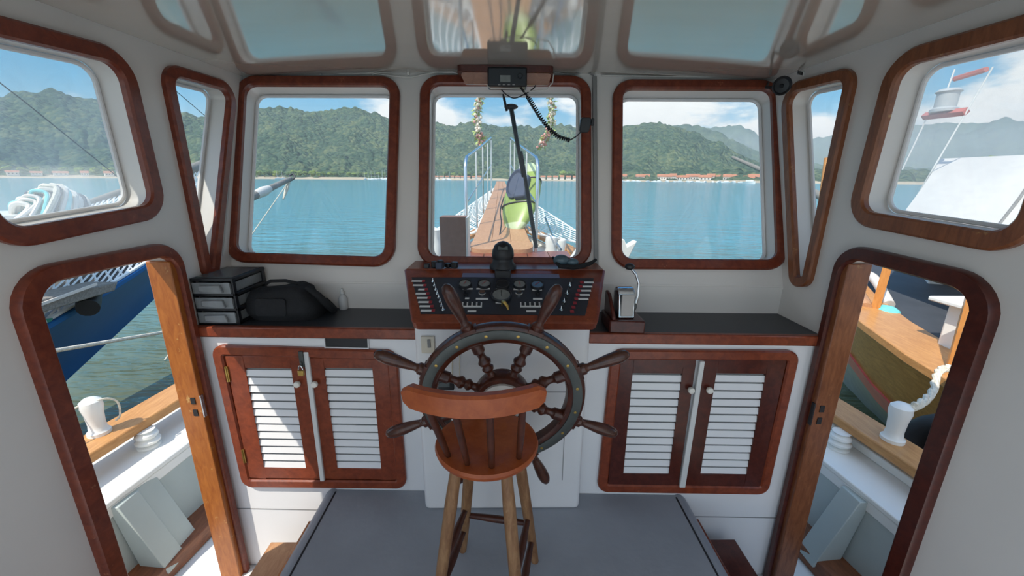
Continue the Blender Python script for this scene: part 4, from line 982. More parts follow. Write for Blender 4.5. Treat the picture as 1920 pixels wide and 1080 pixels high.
G().box(c2 + kd_ * 0.02 + ks_ * 0.05, (0.36, 0.10, 0.16), Matrix((kd_, kn, ks_)).transposed()).build('seat_back', M['navy'], ky, bevel=0.02)
for t_ in (0.36, 0.70):
    G().tube([p + (p - (kA + kd_ * L * t_)).normalized() * 0.006 for p in kring(t_)], 0.012, 6, loop=True).build('strap', M['black'], ky)
tag(G().tube(interp([kA + kd_ * L * 0.45 + kn * 0.1 - ks_ * 0.2, at(938, 395, Y=5.1), at(940, 420, Y=4.9), at(934, 455, Y=4.5)], 20), 0.008, 6).build('black_line', M['black']), 'thin black line trailing from the kayak onto the walkway planks', 'rope')

# nets on both sides of the bowsprit
def net(a, b, c, d, n, m_, name, label, r=0.007, mt='net', sag=0.0, edge=None):
    """diamond net over a bilinear patch a-b-c-d"""
    a, b, c, d = V(a), V(b), V(c), V(d); g = G()
    def P(u, v): 
        lo = edge(u) if edge else a * (1 - u) + b * u
        p = lo * (1 - v) + (c * u + d * (1 - u)) * v
        return p - V((0, 0, sag * 4 * u * (1 - u) * 4 * v * (1 - v)))
    def seg(u0, v0, u1, v1):
        g.tube([P(u0, v0), P(u1, v1)], r, 4, cap=False)
    for i in range(n):
        for j in range(m_):
            u0, u1, v0, v1 = i / n, (i + 1) / n, j / m_, (j + 1) / m_
            if (i + j) % 2: seg(u0, v0, u1, v1)
            else: seg(u0, v1, u1, v0)
    for e in ((0, 0, 1, 0), (1, 0, 1, 1), (1, 1, 0, 1), (0, 1, 0, 0)):
        g.tube([P(e[0] + (e[2] - e[0]) * k / 8, e[1] + (e[3] - e[1]) * k / 8) for k in range(9)], r * 1.8, 6)
    o = g.build(name, M[mt], smooth=False); return tag(o, label, 'net')
net((-0.38, 5.0, 0.86), (-0.20, 9.4, 1.30), (-0.30, 9.3, 1.28), (-1.25, 5.3, 0.62), 30, 15, 'bow_net', 'white safety net stretched along the port side of the bowsprit walkway', 0.008, sag=0.05)
net((0.30, 5.0, 0.86), (0.02, 9.4, 1.30), (0.12, 9.3, 1.28), (1.30, 5.3, 0.62), 28, 14, 'bow_net', 'white safety net stretched along the starboard side of the bowsprit walkway', 0.006, sag=0.05)

# bollards, cleats and white posts at the bow
bollard(0.72, 5.15, zr(5.15) + 0.0, 'white round-headed bollard on the starboard bow beside the kayak', 1.3)
pz = at(1033, 466, Y=4.5)
o = G().lathe([(0.075, 0), (0.075, 0.12), (0.06, 0.17), (0.07, 0.24), (0.062, 0.29), (0.002, 0.31)], (pz.x, 4.5, pz.z - 0.16), (0, 0, 1), 18).build('mooring_post', M['boatwhite']); tag(o, 'stout white mooring post right of the bowsprit walkway base', 'post')
g = G(); q = at(1060, 425, Y=5.2)
p = at(812, 440, Y=4.6)
o = G().lathe([(0.09, 0), (0.09, 0.14), (0.07, 0.20), (0.085, 0.30), (0.002, 0.33)], (p.x + 0.01, 4.6, p.z - 0.24), (0, 0, 1), 18).build('mooring_post', M['boatwhite']); tag(o, 'stout white mooring post left of the brown box', 'post')
ra = [at(1022, 408, Y=5.2), at(1040, 452, Y=4.6), at(1052, 468, Y=4.3)]
tag(G().tube(ra, 0.014, 8).build('steel_stay', M['steel']), 'thin steel stay slanting down beside the starboard handrail', 'stay')
ra = [at(1087, 462, Y=3.9), at(1062, 498, Y=3.3)]
tag(G().tube(ra, 0.018, 8).build('white_pole', M['boatwhite']), 'slim white pole slanting across the corner of the centre window', 'pole')
# white stanchion board on the starboard bow, low in the right window
bd = at(1168, 478, Y=3.4)
bd_t = thing('white_fairlead', bd, 'white fairlead block on the starboard rail low in the right front window', 'fairlead')
G().prism([at(u, v, Y=3.5) for u, v in ((1155, 449), (1171, 449), (1176, 463), (1195, 452), (1178, 486), (1155, 490))], (0, 0.11, 0)).build('horn', M['boatwhite'], bd_t, bevel=0.008)

# flower garland arch over the end of the walkway
gl = thing('flower_garland', (-0.2, 8.0, 1.6), 'arch of leaves and pale flowers rising from the end of the bow handrails', 'garland')
gp = []
pl = [at(905, 272, Y=8.0), at(896, 245, Y=8.0), at(894, 215, Y=8.0), at(902, 180, Y=8.0), at(925, 145, Y=8.0), at(965, 130, Y=8.0), at(1005, 145, Y=8.0), at(1030, 180, Y=8.0), at(1034, 215, Y=8.0), at(1030, 245, Y=8.0), at(1016, 272, Y=8.0)]
gpath = interp(pl, 200)
hoop = G().tube(gpath, 0.022, 8).build('hoop', M['cable'], gl)
gls = {k: G() for k in ('leaf', 'petal', 'pinkpetal')}
for i, p in enumerate(gpath):
    for q in range(5):
        f = i / 200
        low = min(f, 1 - f) < 0.1
        k = random.choices(['leaf', 'petal', 'pinkpetal'], [3, 2.2 if not low else 0.6, 0.25 if not low else 2.0])[0]
        d = V((random.gauss(0, 1), random.gauss(0, 1), random.gauss(0, 1))).normalized()
        r = random.uniform(0.02, 0.085) * (1.25 if low else 1)
        if k == 'leaf':
            t1 = d.orthogonal().normalized(); c_ = p + d * r
            g = gls[k]; w = t1 * 0.022
            vs = [g.bm.verts.new(x) for x in (c_ - d * 0.03, c_ + w, c_ + d * 0.055 + V((0, 0, -0.01)), c_ - w)]; g.bm.faces.new(vs)
        else:
            bmesh.ops.create_icosphere(gls[k].bm, subdivisions=1, radius=random.uniform(0.020, 0.034), matrix=Matrix.Translation(p + d * r))
for k, nm in (('leaf', 'leaves'), ('petal', 'pale_flowers'), ('pinkpetal', 'pink_flowers')): gls[k].build(nm, M[k], gl, smooth=False)['kind'] = 'stuff'

# ================================================================ NEIGHBOUR ON THE PORT SIDE (blue hull)
def loft_hull(name, m, parent, cx, stations, far=1):
    """stations: (y, half beam rail, z rail, half beam waterline, z bottom); cx(y) centre line"""
    g = G(); rr = []
    for (y, b, z, bw_, zb) in stations:
        c = cx(y); pts = []
        for q in range(7):
            f = q / 6; w = bw_ + (b - bw_) * (f ** 1.5); pts.append((w, zb + (z - zb) * f))
        ring = [V((c - w, y, h)) for w, h in reversed(pts)] + [V((c + w, y, h)) for w, h in pts]
        rr.append(ring)
    g.rings(rr, True, True)
    return g.build(name, m, parent, angle=50)
bB = thing('blue_boat', (-5.0, 2.0, ZW), 'blue hulled wooden boat moored alongside, seen through the port doorway and window', 'boat')
cxB = lambda y: -4.95 - 0.155 * (y - 4.0)
stB = []
for k in range(19):
    y = -1.0 + 9.1 * k / 18
    f = max(0, (8.1 - y) / 9.1); b = 1.45 * f ** 0.75 + 0.02
    z = 0.05 + 0.0115 * (y + 1) ** 2
    zb = max(-1.5, -0.69 + 0.29 * (y - 4.05)); zb = min(zb, z - 0.05)
    stB.append((y, b, z, 0.02 + (0.55 * f if y < 1.5 else 0.15 * f), zb))
hB = loft_hull('hull', M['blue'], bB, cxB, [(y, b, z - 0.02, w_, zb) for y, b, z, w_, zb in stB])
g = G(); rr = []
for (y, b, z, _, _) in stB:
    c = cxB(y); rr.append([V((c + b - 0.04, y, z - 0.02)), V((c + b + 0.02, y, z - 0.02)), V((c + b + 0.02, y, z + 0.035)), V((c + b - 0.04, y, z + 0.035))])
g.rings(rr, True, True); g.build('rub_rail', M['blue'], bB, bevel=0.01)
g = G(); rr = []
for (y, b, z, _, _) in stB: c = cxB(y); rr.append([V((c - b, y, z - 0.012)), V((c + b, y, z - 0.012)), V((c + b, y, z + 0.004)), V((c - b, y, z + 0.004))])
g.rings(rr, True, True); g.build('deck', M['cdeck'], bB)
# teal and white flash on the flank
tp = [at(u, v, X=-3.93) for u, v in ((48, 604), (95, 596), (82, 628), (66, 640))]
G().prism(tp, (0.02, 0, 0)).build('teal_flash', M['teal'], bB)
tp = [at(u, v, X=-3.93) for u, v in ((62, 640), (83, 625), (78, 640), (72, 652))]
G().prism(tp, (0.02, 0, 0)).build('white_flash', M['boatwhite'], bB)
s0, s1 = at(75, 556, Y=3.9), at(545, 335, Y=11.0)
g = G(); g.tube([s0, s0 + (s1 - s0) * 0.5, s1], [0.11, 0.10, 0.055], 12); g.build('bowsprit', M['greywood'], bB)
G().tube([s0 + (s1 - s0) * 0.70, s0 + (s1 - s0) * 0.76, s0 + (s1 - s0) * 0.80], [0.09, 0.11, 0.08], 12).build('furled_sail', M['canvas'], bB)
G().tube([s1, s1 + V((0.02, -0.3, -0.25)), s1 + V((0.03, -0.55, -0.5))], [0.012, 0.05, 0.02], 8).build('hanging_rope', M['rope'], bB)
G().tube([s1, s1 + V((0.10, -2.5, -1.4)), s1 + V((0.35, -5.2, -2.75))], 0.012, 6).build('bob_stay', M['rope'], bB)
G().tube(interp([s1 + V((-0.03, 0, 0.06)), s1 + V((0.05, 0.05, 0.12)), s1 + V((0.10, 0.0, 0.02)), s1 + V((0.02, -0.1, -0.06))], 12), 0.025, 6).build('gammon_iron', M['black'], bB)
# upper spar with far net, seen in the side windows
u0, u1 = at(120, 398, X=-5.4), at(384, 308, Y=8.0)
G().tube([u0, u1], [0.045, 0.09], 10).build('boom', M['greywood'], bB)
pk_ = [at(u, v, X=-3.75) for u, v in ((42, 598), (216, 545), (222, 528), (60, 566), (40, 575))]
pkt = G().prism(pk_, (-0.30, 0, 0.0)).build('cathead_beam', M['greywood'], bB, bevel=0.01)
G().prism([at(u, v, X=-3.74) for u, v in ((50, 583), (180, 535), (180, 530), (50, 577))], (0.012, 0, 0)).build('lit_edge_strip', M['canvas'], bB)  # white strip paints the sunlight along the beam's top edge
p = at(166, 570, X=-3.85); G().tube([p + V((-0.12, 0.16, 0.05)), p + V((-0.02, 0.02, 0.0)), p + V((0.05, -0.06, -0.02))], [0.075, 0.085, 0.08], 14).build('anchor_roller', M['tyre'], bB)
def railB(y):
    f = max(0, (8.1 - y) / 9.1); return V((cxB(y) + 1.45 * f ** 0.75, y, 0.05 + 0.0115 * (y + 1) ** 2 + 0.05))
def spritB(y): return s0 + (s1 - s0) * ((y - s0.y) / (s1.y - s0.y)) + V((0, 0, 0.06))
net(railB(2.0), railB(7.3), u1, u0 + (u1 - u0) * 0.12, 56, 20, 'boat_net', 'white netting hung between the boom and rail of the blue boat, above its hull', 0.011, edge=lambda u: railB(2.0 + 5.3 * u))
# bundle of white and aqua ropes / hoses on the neighbour's rail
rbm = thing('rope_bundle', at(95, 395, X=-3.9), 'bundle of white and aqua ropes draped over the blue boat, low in the port window', 'rope bundle')
for k in range(84):
    uu = random.gauss(98, 26); uu = min(150, max(35, uu))
    xx = -3.85 + random.uniform(-0.18, 0.12); hgt = 349 + abs(uu - 100) * 0.42 + random.uniform(-4, 10)
    c0 = at(uu, hgt, X=xx); e0 = at(uu + random.gauss(0, 11) + (uu - 100) * 0.25, 420, X=xx + 0.12); e1 = at(uu + random.gauss(0, 14), 418, X=xx - 0.22)
    G().tube(interp([e1, c0 + V((-0.07, 0, -0.03)), c0, c0 + V((0.06, 0, -0.04)), e0], 16), random.uniform(0.011, 0.021), 7).build('rope', M[random.choice(['aqua', 'canvas', 'canvas', 'boatwhite', 'aqua', 'canvas', 'navy', 'rope'])], rbm)
p = [at(-30, 428, X=-3.75), at(250, 400, X=-3.75), at(250, 394, X=-3.75), at(-30, 406, X=-3.75)]
G().prism(p, (-0.9, 0, 0)).build('deck_edge', M['boatwhite'], bB)
pl_ = [at(u, v, X=-4.6) for u, v in ((150, 395), (200, 368), (240, 345))]
G().tube([at(-20, 140, X=-4.5), at(45, 190, X=-4.5), at(330, 420, X=-4.5)], 0.006, 6).build('rigging_line', M['black'], bB)
G().tube([at(300, 145, X=-5.5), at(390, 222, X=-5.5), at(470, 290, X=-5.5)], 0.006, 6).build('rigging_line', M['black'], bB)
# ================================================================ NEIGHBOUR ON THE STARBOARD SIDE (brown hull)
bC = thing('brown_boat', (5.0, 2.0, ZW), 'varnished brown wooden boat with red stripe moored alongside to starboard', 'boat')
cxC = lambda y: 5.35
def bC_(y): return max(0.03, 2.75 * (1 - max(0, (y + 3) / 9.1) ** 4.3))
def zC(y): return 0.24 + 0.012 * max(0, y - 1) ** 2
ysC = [-3, -1, 0, 0.8, 1.4, 2.0, 2.6, 3.2, 3.8, 4.3, 4.8, 5.2, 5.5, 5.75, 5.95, 6.08]
def hullband(z_hi, z_lo, name, m, f_hi, f_lo, off=0.0):
    g = G(); rr = []
    for y in ysC:
        b = bC_(y); t_ = max(0, (y - 1) / 5.1)
        ring = []
        for s in (-1, 1):
            seq = []
            for q in range(5):
                f = q / 4; z = z_hi(y) + (z_lo(y) - z_hi(y)) * f; w = b * (f_hi + (f_lo - f_hi) * f) + off
                seq.append(V((5.35 + s * max(0.015, w), y, z)))
            ring += seq if s < 0 else seq[::-1]
        rr.append(ring)
    g.rings(rr, True, True); return g.build(name, m, bC, angle=50)
zst = lambda y: -0.40 + 0.030 * max(0, y - 1.0) ** 2
hullband(lambda y: zC(y) - 0.02, zst, 'hull', M['cbrown'], 1.0, 0.91)
hullband(zst, lambda y: zst(y) - 0.17, 'red_stripe', M['cred'], 0.915, 0.875, 0.012)
hullband(lambda y: zst(y) - 0.17, lambda y: -1.5, 'bottom', M['cgrey'], 0.875, 0.35)
g = G(); rr = []
for y in ysC:
    b = bC_(y); rr.append([V((5.35 - b - 0.05, y, zC(y) - 0.03)), V((5.35 - max(0.0, b - 0.40), y, zC(y) - 0.03)), V((5.35 - max(0.0, b - 0.40), y, zC(y) + 0.04)), V((5.35 - b - 0.05, y, zC(y) + 0.04))])
g.rings(rr, True, True); g.build('near_rail', M['rail'], bC, bevel=0.01)
g = G(); rr = []
for y in ysC:
    b = bC_(y); rr.append([V((5.35 + b + 0.05, y, zC(y) - 0.03)), V((5.35 + max(0.0, b - 0.40), y, zC(y) - 0.03)), V((5.35 + max(0.0, b - 0.40), y, zC(y) + 0.04)), V((5.35 + b + 0.05, y, zC(y) + 0.04))])
g.rings(rr, True, True); g.build('far_rail', M['rail'], bC)
g = G(); rr = []
for y in ysC:
    b = max(0.02, bC_(y) - 0.38); rr.append([V((5.35 - b, y, zC(y) - 0.05)), V((5.35 + b, y, zC(y) - 0.05)), V((5.35 + b, y, zC(y) + 0.01)), V((5.35 - b, y, zC(y) + 0.01))])
g.rings(rr, True, True); g.build('deck', M['cdeck'], bC)
# white cabin with sill
G().b2(3.30, 6.3, -1.5, 2.78, 0.2, 0.64).build('cabin', M['boatwhite'], bC, bevel=0.02)
G().b2(3.22, 6.4, -1.5, 2.86, 0.64, 0.675).build('cabin_roof', M['boatwhite'], bC, bevel=0.01)
G().prism([V((4.84, 4.34, 0.28)), V((5.7, 5.5, 0.28)), V((6.9, 4.9, 0.28)), V((6.0, 4.1, 0.28))], (0, 0, 0.42)).build('bow_locker', M['boatwhite'], bC, bevel=0.02)
for (u, v), w in (((1640, 583), 0.045), ((1792, 690), 0.06)):
    p = at(u, v, Z=zC(3.3) + 0.02)
    tp_ = at(u + (28 if u < 1700 else 40), v - (96 if u < 1700 else 140), Y=p.y)
    G().tube([p, p + (tp_ - p) * 1.5], w, 4).build('awning_post', M['cpost'], bC)
p = at(1663, 585, Z=0.33)
G().ball(p, 0.09, (1, 1.2, 0.7), 10).build('aqua_cloth', M['aqua'], bC); 
g = G(); g.tube(interp([V((4.05, 4.45, 0.36)), V((3.65, 3.95, 0.37)), V((3.42, 3.55, 0.34))], 10), [0.07, 0.085, 0.09, 0.085, 0.08, 0.085, 0.09, 0.085, 0.08, 0.075, 0.06], 12); g.build('rolled_tarp', M['plank'], bC)
G().tube(interp([V((4.35, 4.75, 0.42)), V((4.0, 4.15, 0.50)), V((3.72, 3.62, 0.36))], 14), 0.045, 10).build('rolled_sail', M['canvas'], bC)
# awning of white canvas over the deck
aw = []
def AW(x, y, z): return V((x, y, z))
rid = [at(1630, 309, Y=7.2), at(1960, 304, Y=4.6)]
g = G(); rr = []
def aw_pts(f):
    top_ = V((5.6, 5.3 - 5.3 * f, 1.80)); eave = V((3.85, 3.9 - 3.9 * f, 1.12 - 0.08 * math.sin(PI * f * 2) ** 2))
    mid = (top_ + eave) / 2 + V((0, 0, -0.04 - 0.05 * math.sin(PI * f)))
    return top_, mid, eave
for k in range(9):
    t_, m_, e_ = aw_pts(k / 8); dz = V((0, 0, -0.02)); fr_ = V((6.9, t_.y, 1.50))
    rr.append([e_, m_, t_, fr_, fr_ + dz, t_ + dz, m_ + dz, e_ + dz])
g.rings(rr, True, True); aw_o = g.build('awning', M['canvas'], bC)
for f in (0.2, 0.4, 0.6):
    t_, m_, e_ = aw_pts(f); G().tube([e_ + V((0, 0, 0.0)), m_ + V((0, 0, 0.02)), t_ + V((0, 0, 0.01))], 0.012, 6).build('awning_batten', M['greywood'], bC)
# bowsprit and lantern crosstree
G().tube([V((5.35, 5.6, 0.55)), at(1550, 372, Y=8.2), at(1374, 295, Y=13.0)], [0.10, 0.085, 0.045], 10).build('bowsprit', M['greywood'], bC)
pt_, pm_ = at(1552, 296, Y=7.6), at(1534, 440, Y=7.4)
tag(G().tube([pm_ + (pm_ - pt_) * ((pm_.z - ZW + 0.4) / (pt_.z - pm_.z)), pm_, pt_], [0.075, 0.065, 0.055], 10).build('mooring_pile', M['cpost']), 'orange wooden pile rising from the water, seen in the narrow starboard window', 'mooring pile')
ca, cb_ = at(1733, 218, X=5.2), at(1812, 209, X=5.2)
G().tube([ca, cb_], 0.045, 4).build('crosstree', M['redpaint'], bC)
p = at(1769, 210, X=5.2)
ln = G().lathe([(0.13, 0.0), (0.13, 0.03), (0.10, 0.05), (0.10, 0.20), (0.12, 0.22), (0.09, 0.25), (0.001, 0.26)], p, (0, 0, 1), 18).build('lantern', mat('pale_lantern', (0.45, 0.47, 0.48), 0.4), bC)
for a, b in (((1862, 125), (1706, 390)), ((1740, 216), (1692, 318)), ((1790, 130), (1760, 212))):
    G().tube([at(*a, X=5.2), at(*b, X=5.2)], 0.008, 6).build('stay', M['net'], bC)
g = G(); ca, cb_ = at(1790, 148, X=5.25), at(1850, 130, X=5.25); g.tube([ca, cb_], 0.03, 6); g.build('upper_spreader', M['redpaint'], bC)

# ================================================================ WATER, SHORE, HILLS, TOWN
g = G()
N = 90
def grid_plane(name, m, x0, x1, y0, y1, z):
    g = G(); g.b2(x0, x1, y0, y1, z - 0.5, z); return g.build(name, m, smooth=False)
m, n, l, b = nt('sea_water')
tc = n.new('ShaderNodeTexCoord')
b.inputs['Base Color'].default_value = (0.045, 0.105, 0.085, 1); b.inputs['Roughness'].default_value = 0.10; b.inputs['IOR'].default_value = 1.33
ns = n.new('ShaderNodeTexNoise'); ns.inputs['Scale'].default_value = 1.1; ns.inputs['Detail'].default_value = 3
mp = n.new('ShaderNodeMapping'); mp.inputs['Scale'].default_value = (0.55, 1.6, 1); mp.inputs['Rotation'].default_value = (0, 0, 0.2)
l.new(tc.outputs['Object'], mp.inputs['Vector']); l.new(mp.outputs['Vector'], ns.inputs['Vector'])
n2 = n.new('ShaderNodeTexNoise'); n2.inputs['Scale'].default_value = 4.5; n2.inputs['Detail'].default_value = 2
l.new(mp.outputs['Vector'], n2.inputs['Vector'])
ad = n.new('ShaderNodeMath'); ad.operation = 'MULTIPLY_ADD'; ad.inputs[1].default_value = 0.25
l.new(n2.outputs['Fac'], ad.inputs[0]); l.new(ns.outputs['Fac'], ad.inputs[2])
bp = n.new('ShaderNodeBump'); bp.inputs['Strength'].default_value = 0.8; bp.inputs['Distance'].default_value = 0.30
l.new(ad.outputs[0], bp.inputs['Height']); l.new(bp.outputs['Normal'], b.inputs['Normal'])
# base colour runs from olive green by the boats to turquoise further out
n3 = n.new('ShaderNodeTexNoise'); n3.inputs['Scale'].default_value = 0.02; l.new(tc.outputs['Object'], n3.inputs['Vector'])
ln_ = n.new('ShaderNodeVectorMath'); ln_.operation = 'LENGTH'; l.new(tc.outputs['Object'], ln_.inputs[0])
mr = n.new('ShaderNodeMapRange'); mr.inputs['From Min'].default_value = 6.5; mr.inputs['From Max'].default_value = 22; l.new(ln_.outputs['Value'], mr.inputs['Value'])
mx = n.new('ShaderNodeMix'); mx.data_type = 'RGBA'; mx.inputs['A'].default_value = (0.090, 0.105, 0.055, 1); mx.inputs['B'].default_value = (0.10, 0.29, 0.35, 1)
l.new(mr.outputs['Result'], mx.inputs['Factor']); l.new(mx.outputs['Result'], b.inputs['Base Color'])
tag(grid_plane('water', m, -2600, 2600, -300, 5000, ZW), 'calm turquoise bay water around the boats', 'water', kind='structure')

# ridge lines: survey azimuth / elevation of the skyline
def azel(u, v):
    d = ray(u, v); return math.atan2(d.x, d.y), math.atan2(d.z, math.hypot(d.x, d.y))
def interp1(tab, x):
    if x <= tab[0][0]: return tab[0][1]
    for (a, ya), (b_, yb_) in zip(tab, tab[1:]):
        if x <= b_: f = (x - a) / (b_ - a); f = f * f * (3 - 2 * f); return ya + (yb_ - ya) * f
    return tab[-1][1]
ridge1 = [azel(u, v) for u, v in ((-60, 200), (0, 186), (60, 183), (110, 179), (150, 184), (195, 192), (330, 216), (390, 220), (440, 214), (500, 207), (560, 210), (600, 216), (660, 208), (700, 214), (735, 226), (800, 234), (850, 240), (900, 233), (950, 240), (1000, 242), (1060, 238), (1100, 246), (1160, 242), (1225, 233), (1260, 237), (1300, 252), (1340, 272), (1380, 292), (1430, 306), (1520, 318), (1620, 322), (1900, 326))]
ridge2 = [azel(u, v) for u, v in ((700, 300), (900, 270), (1120, 250), (1200, 242), (1270, 236), (1310, 240), (1340, 250), (1375, 268), (1430, 285), (1480, 300), (1560, 312), (1900, 318))]
ridge3 = [azel(u, v) for u, v in ((1200, 262), (1290, 248), (1320, 240), (1350, 238), (1385, 237), (1400, 247), (1428, 262), (1470, 268), (1540, 258), (1600, 248), (1680, 240), (1760, 228), (1850, 232), (1925, 230), (2050, 240))]
def veg(name, c0, c1, c2, scale, bump):
    m, n, l, b = nt(name); tc = n.new('ShaderNodeTexCoord')
    v = n.new('ShaderNodeTexVoronoi'); v.inputs['Scale'].default_value = scale; v.inputs['Randomness'].default_value = 1.0
    ns = n.new('ShaderNodeTexNoise'); ns.inputs['Scale'].default_value = scale * 0.12; ns.inputs['Detail'].default_value = 8; ns.inputs['Roughness'].default_value = 0.7
    for x in (v, ns): l.new(tc.outputs['Object'], x.inputs['Vector'])
    cr = n.new('ShaderNodeValToRGB'); e = cr.color_ramp.elements
    e[0].position = 0.25; e[0].color = list(c0) + [1]; e[1].position = 0.72; e[1].color = list(c2) + [1]
    k = e.new(0.5); k.color = list(c1) + [1]
    ad = n.new('ShaderNodeMath'); ad.operation = 'MULTIPLY_ADD'; ad.inputs[1].default_value = 0.30
    sp = n.new('ShaderNodeSeparateColor'); l.new(v.outputs['Color'], sp.inputs[0]); l.new(sp.outputs[0], ad.inputs[0])
    sb = n.new('ShaderNodeMath'); sb.operation = 'SUBTRACT'; sb.inputs[1].default_value = 0.15; l.new(ns.outputs['Fac'], sb.inputs[0]); l.new(sb.outputs[0], ad.inputs[2])
    l.new(ad.outputs[0], cr.inputs['Fac']); l.new(cr.outputs['Color'], b.inputs['Base Color'])
    b.inputs['Roughness'].default_value = 1.0; b.inputs['Specular IOR Level'].default_value = 0.0
    bp = n.new('ShaderNodeBump'); bp.inputs['Strength'].default_value = bump; bp.inputs['Distance'].default_value = 6.0; bp.invert = True
    l.new(v.outputs['Distance'], bp.inputs['Height']); l.new(bp.outputs['Normal'], b.inputs['Normal'])
    return m
def hill(name, ridge, r0, r1, m, label, az0, az1, nstep, bumpiness, tree, cat='hill'):
    g = G(); rows = []
    nr = 46
    for j in range(nstep + 1):
        az = az0 + (az1 - az0) * j / nstep; el = interp1(ridge, az); top = math.tan(max(el, 0.002)) * r1
        row = []
        for i in range(nr + 1):
            f = i / nr
            if f < 0.86: q = f / 0.86; r = r0 + (r1 - r0) * q; h = top * (0.10 * q + 0.90 * (q * q * (3 - 2 * q))) 
            else: q = (f - 0.86) / 0.14; r = r1 + (r1 - r0) * 0.35 * q; h = top * (1 - 0.5 * q * q)
            x, y = math.sin(az) * r, math.cos(az) * r
            env = min(1, f / 0.15) * (1 if f < 0.80 else 0.25)
            h += env * bumpiness * (noise.fractal(V((x, y, 0)) / (bumpiness * 5), 0.8, 2.1, 4))
            h += min(1, f / 0.05) * tree * noise.noise(V((x, y, 3)) / (tree * 2.2))
            row.append(V((x, y, ZW + max(0.4, h + 2.5 * min(1, f * 30)))))
        rows.append(row)
    g.rings(rows, False, False); o = g.build(name, m, angle=180)
    return tag(o, label, cat, kind='structure')
RAD = math.radians
M['veg1'] = veg('rainforest_cover', (0.025, 0.055, 0.034), (0.062, 0.108, 0.064), (0.145, 0.175, 0.085), 0.14, 1.0)
M['veg2'] = veg('farther_rainforest_cover', (0.035, 0.07, 0.048), (0.065, 0.11, 0.07), (0.115, 0.15, 0.085), 0.06, 0.7)
M['veg3'] = veg('distant_mountain_forest', (0.05, 0.09, 0.07), (0.07, 0.12, 0.09), (0.10, 0.15, 0.10), 0.015, 0.5)
hill('hill', ridge1, 640, 1250, M['veg1'], 'green forested hillside across the bay', RAD(-68), RAD(62), 1150, 16, 5.5)
hill('hill', ridge2, 1500, 2300, M['veg2'], 'second forested ridge behind the town', RAD(-20), RAD(60), 420, 30, 9)
hill('mountain', ridge3, 3600, 4800, M['veg3'], 'hazy blue mountain range far behind the town', RAD(12), RAD(66), 260, 90, 20, 'mountain')
# beach
g = G(); rows = []
for j in range(401):
    az = RAD(-66 + 126 * j / 400); w = 1 + 0.012 * math.sin(az * 21) + 0.008 * math.sin(az * 57)
    rows.append([V((math.sin(az) * r * w, math.cos(az) * r * w, z)) for r, z in ((612, ZW - 0.3), (622, ZW + 0.5), (640, ZW + 1.6), (665, ZW + 3.0))])
g.rings(rows, False, False); tag(g.build('beach', mat('pale_sand', (0.46, 0.38, 0.27), 0.95, var=0.2, scale=0.02, spec=0.1), angle=180), 'narrow strip of pale sand along the far shore', 'beach', kind='structure')

# shoreline trees
def tree_proto(name, kind):
    r = random.Random(kind)
    g = G()
    for k in range(9):
        c = V((r.uniform(-2.4, 2.4), r.uniform(-2, 2), r.uniform(3.2, 7.4))); 
        mx = Matrix.Translation(c) @ Matrix.Diagonal((1, 1, 0.8, 1)); bmesh.ops.create_icosphere(g.bm, subdivisions=3, radius=r.uniform(1.5, 2.6), matrix=mx)
    for v in g.bm.verts: v.co += v.co.normalized() * noise.noise(v.co * 0.9) * 0.9
    root = bpy.data.objects.new(name, None); C.objects.link(root)
    g.build('crown', M['treeA' if kind % 2 else 'treeB'], root, angle=30)
    G().tube([(0, 0, -0.5), (0.2, 0, 2), (0, 0.1, 4.5)], [0.45, 0.35, 0.2], 8).build('trunk', M['waterway'], root)
    return root
M['treeA'] = veg('bright_shore_foliage', (0.10, 0.17, 0.04), (0.20, 0.28, 0.07), (0.34, 0.38, 0.12), 1.2, 0.3)
M['treeB'] = veg('dark_shore_foliage', (0.05, 0.10, 0.04), (0.10, 0.17, 0.06), (0.20, 0.25, 0.09), 1.2, 0.3)
protos = [tree_proto('shore_tree', k) for k in range(4)]
def shore_xy(u, r): 
    az, _ = azel(u, 330); return V((math.sin(az) * r, math.cos(az) * r, ZW + 2.4))
first = [True] * 4
def place_tree(u, r, sc, label, group):
    k = random.randrange(4); o = protos[k] if first[k] else copy_tree(protos[k]); first[k] = False
    o.location = shore_xy(u, r); o.scale = (sc * 1.1, sc * 1.1, sc); o.rotation_euler = (0, 0, random.uniform(0, 6)); tag(o, label, 'tree', group); return o
for u in (836, 850, 864, 878, 891):
    place_tree(u, 668, random.uniform(1.0, 1.35), 'bright green tree on the far beach left of the bowsprit', 'bright trees on the beach left of the bowsprit')
for u in (1056, 1070, 1084):
    place_tree(u, 668, random.uniform(1.35, 1.6), 'bright green tree on the far beach right of the bowsprit', 'bright trees on the beach right of the bowsprit')
for k in range(24):
    place_tree(474 + k * 11.2 + random.uniform(-1, 1), 666 + 17 * (k % 2), random.uniform(0.85, 1.2), 'green tree along the foot of the hill, port front window', 'trees at the foot of the hill, port front window')
for k in range(9):
    place_tree(-10 + k * 27 + random.uniform(-3, 3), 672, random.uniform(0.9, 1.1), 'green tree along the foot of the hill, port side window', 'trees at the foot of the hill, port side window')
for k in range(12):
    place_tree(1172 + k * 21 + random.uniform(-4, 4), 722, random.uniform(0.9, 1.4), 'green tree standing among the houses of the far town', 'trees among the town houses')
for u, r, s in ((1790, 420, 1.5), (1845, 420, 2.0), (1900, 430, 1.9)):
    place_tree(u, r, s, 'dark green tree beyond the white awning, starboard side window', 'trees beyond the white awning')

